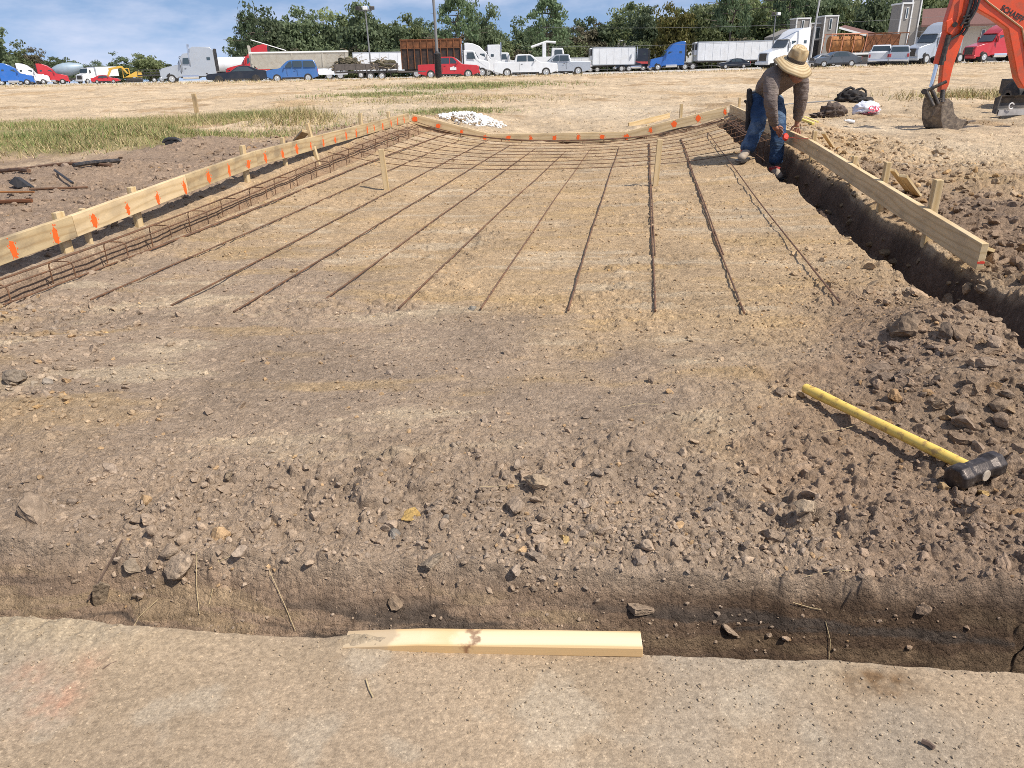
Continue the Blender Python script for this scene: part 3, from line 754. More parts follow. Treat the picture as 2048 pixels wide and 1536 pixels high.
for k in range(10):
    Yc = 8.62 + k*0.385
    pl, pr = XL(Yc+0.3)+0.14, XR(Yc)-0.05
    pts = []
    for i in range(36):
        t = -1 + 2*i/35
        x = lerp(pl, pr, (t+1)/2); y = Yc + 0.10*t*t - 0.06*t + 0.01*math.sin(i*1.3+k)
        gz = float(base_z(x, y)); sag = max(0.026+2*RB_, 0.02 + 0.06*abs(t)**3)
        pts.append(Vector((x, y, gz+sag)))
    o = MB().tube(pts, RB_*0.85, 6).obj('rebar', M['rebar'], smooth=True)
    tag(o, 'crosswise rusty bar on the far pad, %s of ten from the near side' % ordn[k], 'rebar', 'bars laid across the pad')
def cage(fn, n_st, s0, s1, wid, hei, label, nb=2):
    """tied cage: fn(s) gives the bottom centre, across direction"""
    root = thing('rebar_cage', fn(0.5)[0], label, 'rebar cage', group='tied rebar cages in the trenches')
    loc = Matrix.Translation(-root.location)
    S_ = [i/40 for i in range(41)]
    for sx in (-1, 1):
        for z in (0.0, hei):
            p = [fn(s)[0] + fn(s)[1]*(sx*wid/2) + Vector((0, 0, z+0.003*math.sin(s*14+sx))) for s in S_]
            MB().tube(p, RB_, 6).obj('long_bar', M['rebar'], root, True, local=loc)
    for q in range(nb):
        p = [fn(s)[0] + fn(s)[1]*(-wid/2+0.03+0.03*q+0.008*math.sin(s*9+q*2)) + Vector((0, 0, hei+RB_*2)) for s in S_]
        MB().tube(p, RB_, 6).obj('long_bar', M['rebar'], root, True, local=loc)
    for i in range(n_st):
        s = s0+(s1-s0)*i/(n_st-1); c, ac = fn(s); w = wid/2+RB_*1.5; h = hei+RB_*1.6; rr = 0.03
        pr = [(-w, -0.05), (-w, h-rr), (-w+rr*0.3, h-rr*0.3), (-w+rr, h), (w-rr, h), (w-rr*0.3, h-rr*0.3), (w, h-rr), (w, -0.05)]
        p = [c + ac*x + Vector((0, 0, z)) for x, z in pr]
        MB().tube(p, RB_*0.85, 6).obj('stirrup', M['rebar'], root, True, local=loc)
    return root
def fL(s):
    Y = 3.2+s*9.0; x = XL(Y)+0.19; zb = float(base_z(XL(Y)+0.34, Y))
    return Vector((x, Y, zb-0.135)), Vector((fl.x, fl.y, 0))
cage(fL, 17, 0.085, 0.985, 0.15, 0.175, 'tied rebar cage with hoops in the trench along the left form', 1)
def fB(s):
    x = lerp(CL[0]+0.3, CR[0]-0.3, s); y = lerp(CL[1], CR[1], s)-0.24
    return Vector((x, y, float(base_z(x, y))-0.10)), Vector((-fb.x, -fb.y, 0))
cage(fB, 14, 0.04, 0.96, 0.14, 0.12, 'tied rebar cage in the trench along the back form')
def fR(s):
    Y = 9.2+s*2.6; x = XR(Y)-0.2; zb = float(base_z(XR(Y)-0.4, Y))
    return Vector((x, Y, zb-0.14)), Vector((-fr.x, -fr.y, 0))
cage(fR, 7, 0.06, 0.97, 0.15, 0.22, 'short rebar cage in the trench behind the bending man', 3)

# scrap on the left bank
GS = 'scrap bars on the left bank'
def scrap(a, b, r, label, mat='rebar', dz=0.02, name='scrap_bar'):
    A, B = hit(*a), hit(*b); p = [A.lerp(B, i/8) for i in range(9)]
    p = [Vector((v.x, v.y, max(g_z(v.x, v.y)+r+dz*0.5, v.z+dz))) for v in p]
    tag(MB().tube(p, r, 7).obj(name, M[mat], smooth=True), label, 'rebar', GS)
scrap((-60, 350), (222, 336), 0.016, 'longest rusty bar on the left bank, lying left to right')
scrap((-60, 345), (60, 349), 0.02, 'thick bar end at the left edge beside the longest bar', dz=0.03)
scrap((150, 341), (240, 331), 0.022, 'dark bundle of bars at the right end of the longest bar', 'steel_dark', 0.05)
scrap((60, 383), (176, 379), 0.010, 'short thin rusty bar in the clods of the left bank')
scrap((-40, 398), (72, 398), 0.008, 'thin bright rusty bar at the left edge', 'rust_bright', 0.06)
scrap((-40, 413), (66, 409), 0.017, 'thick rusty bar nearest the form on the left bank', 'rust', 0.03)
scrap((112, 351), (148, 377), 0.012, 'dark twig like bar standing across the left bank clods', 'steel_dark', 0.05)
A = hit(38, 374); mb = MB(); mb.slab([A+Vector((-.09, 0, .04)), A+Vector((0.0, -.02, .10)), A+Vector((.13, -.05, .01)), A+Vector((.02, -.06, 0.0))], (0.02, .06, -.02))
tag(mb.obj('plastic_scrap', M['black'], bevel=0.005), 'bent black plastic scrap on the left bank', 'scrap')
A = hit(342, 290)
mb = MB(); pts = []
for k in range(15):
    t = math.pi*(k/14); pts.append((A.x+0.11*math.cos(t), A.y+0.06, A.z+0.02+0.05*math.sin(t)))
mb.tube(pts, 0.024, 9); mb.slab([(A.x-.10, A.y+.03, A.z-.03), (A.x+.10, A.y+.03, A.z-.03), (A.x+.08, A.y+.03, A.z+.035), (A.x, A.y+.03, A.z+.055), (A.x-.08, A.y+.03, A.z+.035)], (0, .06, 0))
tag(mb.obj('rubber_scrap', M['black'], smooth=True), 'black curved piece of rubber lying on top of the clod heap', 'scrap')

# ------------------------------------------------------------------ the sledgehammer and the stake on the slab
hA = hit(1608, 792); hB = hit(1955, 945); zt = 0.045
hA = Vector((hA.x, hA.y, g_z(hA.x, hA.y)+0.03)); Hc = at_z(1952, 938, 0.045); Hc.z = max(0.04, g_z(Hc.x, Hc.y)+0.038)
root = thing('sledgehammer', Vector((Hc.x, Hc.y, g_z(Hc.x, Hc.y))), 'sledgehammer with long yellow handle and dark steel head lying on the dirt', 'sledgehammer')
hd = (Hc-hA).normalized()
e2 = Hc + hd*0.022
path = [hA.lerp(e2, i/12) for i in range(13)]
prof_r = [0.0165, 0.0185, 0.0175, 0.0165, 0.016, 0.016, 0.0165, 0.0168, 0.017, 0.0172, 0.0172, 0.0165, 0.015]
mb = MB().tube(path, prof_r, 14)
hm, ht, hb = new_mat('yellow_handle'); v = mapped(ht)
c = ramp(ht, noise(ht, v, 35, 6, 0.7), [(0.36, (0.42, 0.26, 0.08)), (0.46, (0.74, 0.50, 0.10)), (0.8, (0.80, 0.58, 0.16))])
c = mixc(ht, ramp(ht, noise(ht, v, 8, 5, 0.7), [(0.55, (0, 0, 0)), (0.75, (0.5,)*3)]), c, (0.50, 0.36, 0.22))
ht.links.new(c, hb.inputs['Base Color']); hb.inputs['Roughness'].default_value = 0.5
loc = Matrix.Translation(-root.location)
mb.obj('handle', hm, root, True, local=loc)
ax = Vector((0.93, 0.37, 0.03)).normalized(); ax = (ax - hd*ax.dot(hd)*0.9).normalized()
q = ax.to_track_quat('Z', 'Y').to_matrix().to_4x4()
mb = MB(); rings = [(-0.088, 0.030), (-0.082, 0.037), (-0.055, 0.0385), (-0.035, 0.031), (-0.018, 0.0325), (0.018, 0.0325), (0.035, 0.031), (0.055, 0.0385), (0.082, 0.037), (0.088, 0.030)]
mb.lathe([(r, z) for z, r in rings], 8, Matrix.Translation(Hc) @ q @ Matrix.Rotation(R(22), 4, 'Z'))
sm, st, sb = new_mat('worn_hammer_steel'); v = mapped(st)
c = ramp(st, noise(st, v, 60, 6, 0.65), [(0.35, (0.035, 0.028, 0.025)), (0.6, (0.085, 0.068, 0.058)), (0.72, (0.32, 0.27, 0.22))])
st.links.new(c, sb.inputs['Base Color']); sb.inputs['Roughness'].default_value = 0.42; sb.inputs['Metallic'].default_value = 0.55
bump(st, sb, noise(st, v, 150, 4), 0.25, 0.003)
mb.obj('head', sm, root, False, bevel=0.004, seg=3, local=loc)
tip = Hc + hd*0.0265
mb = MB().lathe([(0.015, 0), (0.0165, 0.004), (0.0155, 0.0065)], 14, Matrix.Translation(tip) @ hd.to_track_quat('Z', 'Y').to_matrix().to_4x4())
mb.obj('handle_end', plain('worn_wood_end', (0.40, 0.33, 0.25), 0.8, 0, 0.2, 80), root, True, local=loc)

P0, P1 = at_z(1283, 1288, 0.013), at_z(690, 1279, 0.006)
wm, wt, wb = new_mat('knotty_pine')
v = mapped(wt, (1, 14, 14)); 
w = N(wt, 'ShaderNodeTexWave'); w.wave_type = 'BANDS'; w.bands_direction = 'Y'; w.inputs['Scale'].default_value = 0.55; w.inputs['Distortion'].default_value = 5.0
w.inputs['Detail'].default_value = 3; w.inputs['Detail Scale'].default_value = 1.2
wt.links.new(v, w.inputs['Vector'])
c = ramp(wt, w.outputs['Fac'], [(0.15, (0.74, 0.60, 0.39)), (0.7, (0.71, 0.55, 0.33)), (0.95, (0.58, 0.39, 0.19))])
kn = N(wt, 'ShaderNodeTexNoise'); kn.inputs['Scale'].default_value = 26; kn.inputs['Detail'].default_value = 5
wt.links.new(mapped(wt), kn.inputs['Vector'])
px_ = N(wt, 'ShaderNodeSeparateXYZ'); wt.links.new(mapped(wt), px_.inputs['Vector'])
ma = N(wt, 'ShaderNodeMath'); ma.operation = 'MULTIPLY_ADD'; ma.inputs[1].default_value = 0.09; wt.links.new(kn.outputs['Fac'], ma.inputs[0]); wt.links.new(px_.outputs['X'], ma.inputs[2])
kd = ramp(wt, ma.outputs[0], [(0.0, (0, 0, 0)), (0.383, (0, 0, 0)), (0.392, (0.9,)*3), (0.402, (0, 0, 0)), (1.0, (0, 0, 0))])
c = mixc(wt, kd, c, (0.16, 0.06, 0.03))
tipd = ramp(wt, ma.outputs[0], [(0.0, (0, 0, 0)), (0.545, (0, 0, 0)), (0.56, (0.75,)*3), (1.0, (0.75,)*3)])
c = mixc(wt, tipd, c, (0.40, 0.31, 0.21))
swl = ramp(wt, ma.outputs[0], [(0.0, (0, 0, 0)), (0.41, (0, 0, 0)), (0.43, (0.5,)*3), (0.50, (0.15,)*3), (1, (0, 0, 0))])
c = mixc(wt, swl, c, (0.62, 0.40, 0.17))
wt.links.new(c, wb.inputs['Base Color']); wb.inputs['Roughness'].default_value = 0.65; wb.inputs['Specular IOR Level'].default_value = 0.3
bump(wt, wb, noise(wt, mapped(wt, (6, 160, 160)), 3, 3), 0.2, 0.001)
o = beam('wooden_stake', P0, P1, 0.050, 0.022, wm, None, taper=0.16, bevel=0.0015)
tag(o, 'clean new pine stake with a knot lying on the edge of the concrete slab', 'stake')

# ------------------------------------------------------------------ clods, crumbs, white rock, twigs
def rock_shape(seed, sub=2, flat=0.7, cuts=9):
    r = np.random.default_rng(seed); bm = bmesh.new(); bmesh.ops.create_icosphere(bm, subdivisions=sub, radius=1)
    V = np.array([v.co[:] for v in bm.verts]); F = np.array([[v.index for v in f.verts] for f in bm.faces]); bm.free()
    for _ in range(cuts):
        n = r.normal(size=3); n /= np.linalg.norm(n); d = r.uniform(0.35, 0.8)
        k = V @ n; V = V - np.outer(np.maximum(k-d, 0), n)
    V = V + r.normal(size=V.shape)*0.035
    V *= np.array([r.uniform(0.8, 1.25), r.uniform(0.7, 1.0), flat*r.uniform(0.75, 1.2)])
    return V, F
SH1 = [rock_shape(i, 1, 0.75, 5) for i in range(10)]
SH2 = [rock_shape(50+i, 2, 0.7, 9) for i in range(10)]
SH3 = [rock_shape(90+i, 3, 0.65, 12) for i in range(8)]
def rot3(r):
    a, b, c = r.uniform(0, 6.28), r.normal()*0.35, r.normal()*0.35
    ca, sa, cb, sb, cc, sc = math.cos(a), math.sin(a), math.cos(b), math.sin(b), math.cos(c), math.sin(c)
    return np.array([[ca, -sa, 0], [sa, ca, 0], [0, 0, 1]]) @ np.array([[cb, 0, sb], [0, 1, 0], [-sb, 0, cb]]) @ np.array([[1, 0, 0], [0, cc, -sc], [0, sc, cc]])
def scatter(name, pos, size, colr, shapes, mat, sink=0.25, seed=1, label=None, cat=None, zf=None):
    r = np.random.default_rng(seed); Vs, Fs, Cs = [], [], []; k = 0
    X = np.array([p[0] for p in pos]); Y = np.array([p[1] for p in pos])
    Zs = zf(X, Y) if zf else zf_ground(X, Y)[0]
    for (x, y), z, s, c in zip(pos, Zs, size, colr):
        V, F = shapes[r.integers(len(shapes))]
        v = (V*s) @ rot3(r).T + np.array([x, y, z+s*0.6*(1-sink*2)])
        Vs.append(v); Fs.append(F+k); k += len(V); Cs.append(np.repeat([c], len(V), 0))
    o = mesh_np(name, np.concatenate(Vs), np.concatenate(Fs), mat, None, np.concatenate(Cs), n=3)
    return tag(o, label, cat, None, 'stuff')
def soil_at(X, Y):
    z0 = smooth_z(X, Y); b = base_z(X, Y)
    return soil_colour(X, Y, z0, np.maximum(b-z0, 0)*0)
def gen(n, seed, fpos, smin, smax, power=2.5, tone=1.0):
    r = np.random.default_rng(seed); P = []
    while len(P) < n:
        p = fpos(r)
        if p is None: continue
        x, y = p
        if y < slab_edge(x)+0.02: continue
        P.append((x, y))
    X = np.array([p[0] for p in P]); Y = np.array([p[1] for p in P])
    s = smin + (smax-smin)*r.random(n)**power
    c = soil_at(X, Y); k = r.random((n, 1))
    tint = np.where(k < 0.045, [[1.18, 1.05, 0.82]], np.where(k < 0.3, [[0.92, 0.95, 1.0]], [[1.0, 1.0, 1.0]]))
    c = c*tone*tint*(0.72+0.36*r.random((n, 1)))
    return P, s, np.clip(c, 0.03, 0.7)
def f_lip(r):
    x = r.uniform(-2.1, 2.0); y = float(lip(x)) + abs(r.normal())*0.33 - 0.05
    if y < float(lip(x))+(0.02 if x > 0.15 else -0.03) and r.random() > 0.12: return None
    d = math.sin(x*5.1)+math.sin(x*2.3+1)+0.6*math.sin(y*9+x*3)
    return (x, y) if r.random() < 0.5+0.25*d else None
def f_pad(r):
    y = 1.5+9.5*r.random()**1.9; x = r.uniform(XL(y)+0.3, XR(y)-0.35)
    d = math.sin(x*2.1+y)+math.sin(y*2.7-x)+0.5*math.sin(x*6+y*4); return (x, y) if r.random() < 0.45+0.22*d else None
def f_right(r):
    y = 1.5+3.4*r.random()**1.3; lim = 0.75+0.33*(y-1.5); x = lim + 0.22 + r.normal()*0.32
    return (x, y) if x < XR(y)-0.3 else None
def f_bankr(r):
    y = 3.0+7.5*r.random()**1.4; return (XR(y)+0.08+abs(r.normal())*0.9, y)
def f_bankl(r):
    y = 3.6+8*r.random()**1.3; return (XL(y)-0.1-abs(r.normal())*1.3, y)
def f_left(r):
    y = 2.3+1.6*r.random(); x = -1.0-0.55*y+abs(r.normal())*0.5; return (x, y) if x > XL(y)+0.35 else None
def f_field(r):
    y = 13+22*r.random()**1.8; x = r.uniform(-0.75, 0.85)*y; return (x, y)
def f_any(r):
    y = 1.35+7*r.random()**1.5; return (r.uniform(max(XL(y)+0.3, -0.72*y-0.3), XR(y)-0.35), y)
HEAP = [(hit(x, y), q) for x, y, q in ((1880, 640, .13), (1960, 700, .16), (2000, 790, .18), (1850, 780, .12), (1830, 690, .12), (1770, 600, .12), (2030, 860, .15), (1930, 590, .10))]
def f_heap(r):
    p, q = HEAP[r.integers(len(HEAP))]; return (p.x+r.normal()*q, p.y+r.normal()*q)
def f_under(r):
    y = 4.5+4.6*r.random(); return (XR(y)-0.02+r.normal()*0.07, y)
sets = [(gen(70, 18, f_under, 0.014, 0.050, 1.6, 0.5), SH3), (gen(150, 15, f_heap, 0.016, 0.058, 1.8), SH3), (gen(420, 16, f_heap, 0.006, 0.020, 1.8), SH2), (gen(120, 17, f_bankr, 0.03, 0.085, 1.8), SH3), (gen(170, 13, f_left, 0.014, 0.040, 1.6), SH3), (gen(55, 14, f_lip, 0.016, 0.040, 1.8), SH3), (gen(9000, 12, f_any, 0.0015, 0.007, 2.0), SH1), (gen(4200, 1, f_lip, 0.002, 0.012, 2.4), SH1), (gen(330, 2, f_lip, 0.009, 0.026, 2.4), SH2), (gen(9000, 3, f_pad, 0.003, 0.014, 2.0), SH1), (gen(260, 4, f_pad, 0.010, 0.026, 3), SH2),
        (gen(2800, 5, f_right, 0.002, 0.012, 2.4), SH1), (gen(120, 6, f_right, 0.012, 0.036, 2.6), SH2), (gen(2600, 7, f_bankr, 0.006, 0.05, 2.2), SH2),
        (gen(1500, 8, f_bankl, 0.008, 0.05, 2.3), SH2), (gen(1300, 9, f_left, 0.004, 0.022, 2.0), SH2), (gen(1500, 10, f_field, 0.008, 0.035, 3.0), SH1)]
for i, ((P, s, c), sh) in enumerate(sets):
    scatter('soil_crumbs', P, s, c, sh, M['clod'], 0.42, 200+i)
# grit on the slab
r_ = np.random.default_rng(77); P = []; 
for k in range(9000):
    x, e = r_.uniform(-1.6, 1.7), 0
    y = slab_edge(x)-abs(r_.normal())*0.20-0.003
    if r_.random() < 0.35+0.3*math.sin(x*4+y*7)+0.45*(x > 0.25)+0.5*(x < -0.75): P.append((x, y))
scatter('slab_grit', P, 0.0006+0.0034*r_.random(len(P))**4, np.clip(np.array([0.43, 0.345, 0.25])*(0.7+0.6*r_.random((len(P), 1))), 0, 0.7), SH1, M['clod'], 0.2, 301,
        zf=lambda X, Y: zf_slab(X, Y)[0])
# named clods
clods = [(1895, 615, .085, 'big rounded brown clod on the rim of the right trench', (.30, .22, .15)), (1815, 660, .095, 'dark flat clod lying in front of the right trench', (.20, .15, .11)),
         (1890, 672, .055, 'dark broken clod beside the flat one near the right trench', (.17, .13, .10)), (40, 760, .06, 'jagged grey brown clod at the left edge of the pad', (.24, .20, .16)),
         (205, 1195, .035, 'long upright clod hanging on the near trench wall', (.24, .19, .14)), (70, 1030, .06, 'flat brown slab of clay at the left above the near trench', (.27, .21, .16)),
         (360, 1135, .05, 'grey clay lump slumped on the near trench wall', (.32, .25, .19)), (825, 1048, .032, 'yellow ochre clod near the trench lip', (.46, .31, .12)),
         (890, 1048, .024, 'grey clod right of the yellow ochre clod', (.25, .22, .19)), (787, 1070, .022, 'blue grey clod left of the yellow ochre clod', (.22, .20, .18)),
         (1075, 985, .045, 'pale square clod on the pad in the middle foreground', (.36, .28, .20)), (1318, 1088, .033, 'smooth grey clod on the trench lip right of the middle', (.28, .245, .20)),
         (1607, 1045, .036, 'upright tan clod below the sledgehammer handle', (.33, .26, .19)), (860, 1130, .03, 'wide clod at the trench lip above the pine stake', (.27, .22, .17)),
         (1130, 1085, .026, 'yellowish clod among grey ones on the trench lip', (.43, .31, .15)), (790, 1207, .025, 'small clod stuck low on the near trench wall', (.25, .19, .14)),
         (460, 962, .022, 'lone dark clod left of the middle foreground', (.24, .19, .14)), (945, 622, .026, 'grey clod beside the seventh bar end', (.27, .25, .22)),
         (1300, 766, .022, 'small dark clod casting a shadow in the middle of the pad', (.22, .17, .13)), (1565, 790, .03, 'dark clod beside the tip of the yellow handle', (.22, .17, .13)),
         (1885, 985, .022, 'tan clod under the sledgehammer head', (.38, .27, .15)), (1965, 985, .026, 'ochre clod in front of the sledgehammer head', (.40, .28, .13)),
         (1880, 820, .034, 'flat brown clod above the sledgehammer', (.27, .20, .14)), (2010, 815, .04, 'brown clod at the right edge above the sledgehammer', (.25, .18, .12)),
         (1740, 540, .05, 'large clod on the left rim of the right trench', (.38, .28, .18)), (1480, 610, .03, 'small clod by the end of the tenth bar', (.36, .27, .17)), (590, 545, .03, 'tan clod between the fourth and fifth bars', (.40, .29, .18)),
         (95, 765, .03, 'pale grey clod right of the jagged one at the left edge', (.30, .26, .22)), (265, 1140, .03, 'rounded clod on the near trench lip left of the grey lump', (.26, .21, .16))]
for i, (px, py, s, lab, col) in enumerate(clods):
    h = hit(px, py); V, F = SH3[i % 8]; rr = np.random.default_rng(400+i)
    zz = float(zf_ground(np.array([h.x]), np.array([h.y]))[0][0]) if h.y > 1.6 else h.z
    n = V/np.linalg.norm(V, axis=1)[:, None]
    V = V*(1+0.10*fbm(n[:, 0]*2+i, n[:, 1]*2+n[:, 2], 3, 5)[:, None]+0.05*fbm(n[:, 0]*6+i, n[:, 1]*6+n[:, 2]*5, 2, 6)[:, None])
    if px == 205: V = V*np.array([0.6, 0.7, 2.2])
    v = (V*s) @ rot3(rr).T
    o = mesh_np('clod', v, F, M['clod'], None, np.repeat([col], len(v), 0)*1.05, n=3)
    o.location = (h.x, h.y, zz+s*0.25); tag(o, lab, 'clod', 'large clods of soil')
# white rock heap behind the back form
r_ = np.random.default_rng(5); wr = []
c0 = at_z(945, 253, 0.0); c0 = Vector((c0.x, 14.4, 0)); c0 = at_y(945, 250, 14.6)
for k in range(520):
    a, q = r_.uniform(0, 6.28), math.sqrt(r_.random()); wr.append((c0.x+math.cos(a)*q*0.62, c0.y+math.sin(a)*q*0.85, q))
z_h = [0.20*(1-q**1.5) for _, _, q in wr]
Vs, Fs, k = [], [], 0
for (x, y, q), hh in zip(wr, z_h):
    V, F = SH2[r_.integers(10)]; s = r_.uniform(0.02, 0.05)
    Vs.append((V*s) @ rot3(r_).T + np.array([x, y, g_z(x, y)+hh*0.8+0.02])); Fs.append(F+k); k += len(V)
o = mesh_np('white_rock_heap', np.concatenate(Vs), np.concatenate(Fs), plain('white_limestone', (0.78, 0.76, 0.71), 0.9, 0, 0.12, 9), None, n=3)
tag(o, 'heap of white crushed rock behind the dip of the back form', 'rock heap', None, 'stuff')
# twigs, straws and roots
def twig(pts, r, mat, name, label, cat, lift=0.004, slab=False):
    P = [at_z(x, y, lift) if slab else hit(x, y, 0) + Vector((0, 0, lift)) for x, y in pts]
    o = MB().tube(P, r, 5).obj(name, mat, smooth=True); return tag(o, label, cat)
M['straw'] = plain('dry_straw', (0.52, 0.40, 0.22), 0.8, 0, 0.2, 40); M['twig'] = plain('brown_twig', (0.13, 0.085, 0.06), 0.9, 0, 0.3, 40)
twig([(732, 1358), (738, 1378), (746, 1394)], 0.0014, M['straw'], 'straw_stalk', 'short straw stalk on the concrete slab below the pine stake', 'straw', 0.004, True)
twig([(1843, 1482), (1858, 1488), (1868, 1496)], 0.0045, M['twig'], 'bark_chip', 'dark red brown bark chip at the lower right of the slab', 'bark', 0.005, True)
twig([(205, 1338), (220, 1328), (235, 1322)], 0.0012, M['twig'], 'twig', 'thin curved twig at the left of the slab', 'twig', 0.003, True)
twig([(178, 1208), (222, 1132), (246, 1088)], 0.0024, M['twig'], 'twig', 'dark twig leaning on the near trench wall at the left', 'twig', 0.012)
for i, pts in enumerate([[(540, 1148), (570, 1215), (592, 1268)], [(440, 1120), (428, 1180), (420, 1215)], [(395, 1110), (394, 1170), (400, 1235)], [(960, 980), (1010, 978), (1090, 968)],
                         [(1180, 1008), (1186, 1050), (1190, 1110)], [(1610, 1160), (1660, 1150), (1700, 1148)], [(1655, 1340), (1660, 1290), (1650, 1250)], [(1585, 1212), (1620, 1222), (1640, 1226)],
                         [(318, 1205), (280, 1240), (268, 1262)], [(490, 1108), (460, 1120), (440, 1130)], [(1640, 870), (1690, 862), (1730, 850)], [(1990, 900), (2005, 935), (2020, 960)],
                         [(300, 735), (340, 730), (380, 726)], [(1240, 820), (1280, 812), (1320, 815)], [(1410, 1170), (1416, 1130), (1420, 1095)]]):
    o = twig(pts, 0.0007, M['straw'], 'root_fibre', 'thin pale root fibre on the near soil', 'root', 0.010); o['group'] = 'root fibres in the soil'
# grass
def blades(name, spec, label):
    r = np.random.default_rng(9); Vs, Cs = [], []
    for (n, fx, h0, h1, cols, w) in spec:
        p = fx(r, n); X, Y = p[:, 0], p[:, 1]; Z = smooth_z(X, Y) - 0.01
        h = r.uniform(h0, h1, n); a = r.uniform(0, 6.28, n); ln = r.normal(0, 0.45, (n, 2))*h[:, None]
        dx, dy = np.cos(a)*w, np.sin(a)*w
        A = np.stack([X-dx, Y-dy, Z], -1); B = np.stack([X+dx, Y+dy, Z], -1); T = np.stack([X+ln[:, 0], Y+ln[:, 1], Z+h], -1)
        Vs.append(np.stack([A, B, T], 1).reshape(-1, 3))
        cc = np.array(cols)[r.integers(len(cols), size=n)]*(0.75+0.5*r.random((n, 1))); Cs.append(np.repeat(cc, 3, 0))
    V = np.concatenate(Vs); F = np.arange(len(V)).reshape(-1, 3)
    return tag(mesh_np(name, V, F, M['grass'], None, np.concatenate(Cs), n=3), label, 'grass', None, 'stuff')
def patch(px, py, rx, ry):
    q = hit(px, py)
    def f(r, n):
        t = r.normal(size=(n, 2))*0.5; k = fbm(t[:, 0]*3, t[:, 1]*3, 3, 5)
        return np.stack([q.x+t[:, 0]*rx+0.2*k, q.y+t[:, 1]*ry+0.2*k], -1)
    return f
GRN = [(0.14, 0.20, 0.055), (0.21, 0.245, 0.09), (0.27, 0.25, 0.10), (0.40, 0.32, 0.16)]
DRY = [(0.34, 0.28, 0.13), (0.42, 0.33, 0.17), (0.22, 0.23, 0.08), (0.48, 0.38, 0.21)]
VDRY = [(0.58, 0.45, 0.27), (0.45, 0.33, 0.18), (0.64, 0.52, 0.33), (0.36, 0.25, 0.13)]
blades('grass', [(15000, patch(90, 252, 4.6, 1.9), .03, .14, GRN, .007), (13000, patch(70, 276, 3.6, 1.2), .03, .13, GRN, .006), (5000, patch(250, 268, 2.6, 1.0), .02, .11, DRY, .006), (9000, patch(300, 250, 3.4, 1.5), .03, .14, DRY, .007), (5500, patch(470, 240, 2.0, 1.1), .05, .22, DRY, .007),
                 (4200, patch(515, 240, 0.9, 0.8), .06, .27, GRN, .006), (1500, patch(590, 238, 0.8, 0.6), .05, .28, DRY, .006), (3500, patch(905, 222, 1.5, 1.2), .03, .10, GRN, .007),
                 (3000, patch(760, 190, 2.6, 2.6), .03, .14, GRN, .012), (5000, patch(930, 172, 5.0, 5.0), .04, .2, GRN, .015), (2500, patch(880, 200, 4.0, 3.0), .03, .12, DRY, .012),
                 (1500, patch(1965, 195, 2.2, 1.4), .08, .32, DRY, .012)], None)
def all_field(r, n):
    y = 13.4+50*r.random(n)**1.35; x = r.uniform(-0.8, 0.9, n)*y; k = fbm(x*0.3, y*0.3, 3, 66)
    m = k > -0.25; return np.where(m[:, None], np.stack([x, y], -1), np.stack([x+1.3, y+1.1], -1))
def near_bank(r, n):
    y = 6.5+8*r.random(n); x = XR(y)+0.6+5.5*r.random(n); return np.stack([x, y], -1)
def crest(r, n):
    y = r.uniform(56, 63.5, n); x = r.uniform(-0.8, 0.9, n)*y; return np.stack([x, y], -1)
blades('dry_straw', [(20000, all_field, .006, .05, VDRY, .010), (2500, near_bank, .008, .04, VDRY, .006), (7000, crest, .05, .24, DRY+VDRY, .02)], None)
# ------------------------------------------------------------------ the man at the form
def skin(name, nodes, edges, root, mat, parent, sub=2, disp=0.0, dscale=0.12, fl=1.0):
    ks = list(nodes); me = bpy.data.meshes.new(name)
    inv = parent.matrix_basis.inverted() if parent is not None else Matrix.Identity(4)
    me.from_pydata([tuple(inv @ Vector(nodes[k][0])) for k in ks], [(ks.index(a), ks.index(b)) for a, b in edges], [])
    me.materials.append(mat)
    o = link(bpy.data.objects.new(name, me), parent)
    m = o.modifiers.new('skin', 'SKIN'); m.use_smooth_shade = True; m.branch_smoothing = 0.6
    for k, sv in zip(ks, me.skin_vertices[0].data):
        r = nodes[k][1]; sv.radius = (r, r) if not isinstance(r, tuple) else r
        sv.use_root = (k in root) if isinstance(root, (set, list)) else (k == root)
    s = o.modifiers.new('sub', 'SUBSURF'); s.levels = sub; s.render_levels = sub
    if disp:
        tx = bpy.data.textures.new(name+'_folds', 'CLOUDS'); tx.noise_scale = dscale; tx.noise_depth = 3
        d = o.modifiers.new('folds', 'DISPLACE'); d.texture = tx; d.strength = disp; d.mid_level = 0.5; d.texture_coords = 'LOCAL'
    return o
def cloth(name, a, b, faded=None, sc=5, fold=28):
    m, t, bs = new_mat(name); v = mapped(t)
    c = ramp(t, noise(t, v, sc, 5, 0.6), [(0.32, a), (0.68, b)])
    if faded: c = mixc(t, ramp(t, noise(t, v, 4.2, 4, 0.6), [(0.52, (0, 0, 0)), (0.68, (0.75,)*3)]), c, faded)
    t.links.new(c, bs.inputs['Base Color']); bs.inputs['Roughness'].default_value = 0.9; bs.inputs['Specular IOR Level'].default_value = 0.15
    w = noise(t, mapped(t, (0.6, 0.6, 1.9)), fold*0.55, 5, 0.62)
    bump(t, bs, w, 1.0, 0.035); return m
M['shirt'] = cloth('taupe_shirt', (0.15, 0.118, 0.102), (0.25, 0.20, 0.172), (0.21, 0.175, 0.13))
M['jeans'] = cloth('blue_jeans', (0.020, 0.040, 0.085), (0.05, 0.095, 0.18), (0.16, 0.22, 0.29), 6, 24)
M['skin'] = plain('tanned_skin', (0.36, 0.165, 0.10), 0.55, 0, 0.15, 12)
M['boot'] = plain('tan_boot', (0.36, 0.29, 0.22), 0.8, 0, 0.25, 14, 0, (0.2, 0.15, 0.1), 0.4)
M['boot_red'] = plain('red_boot_trim', (0.48, 0.06, 0.06), 0.7)
pj = at_y
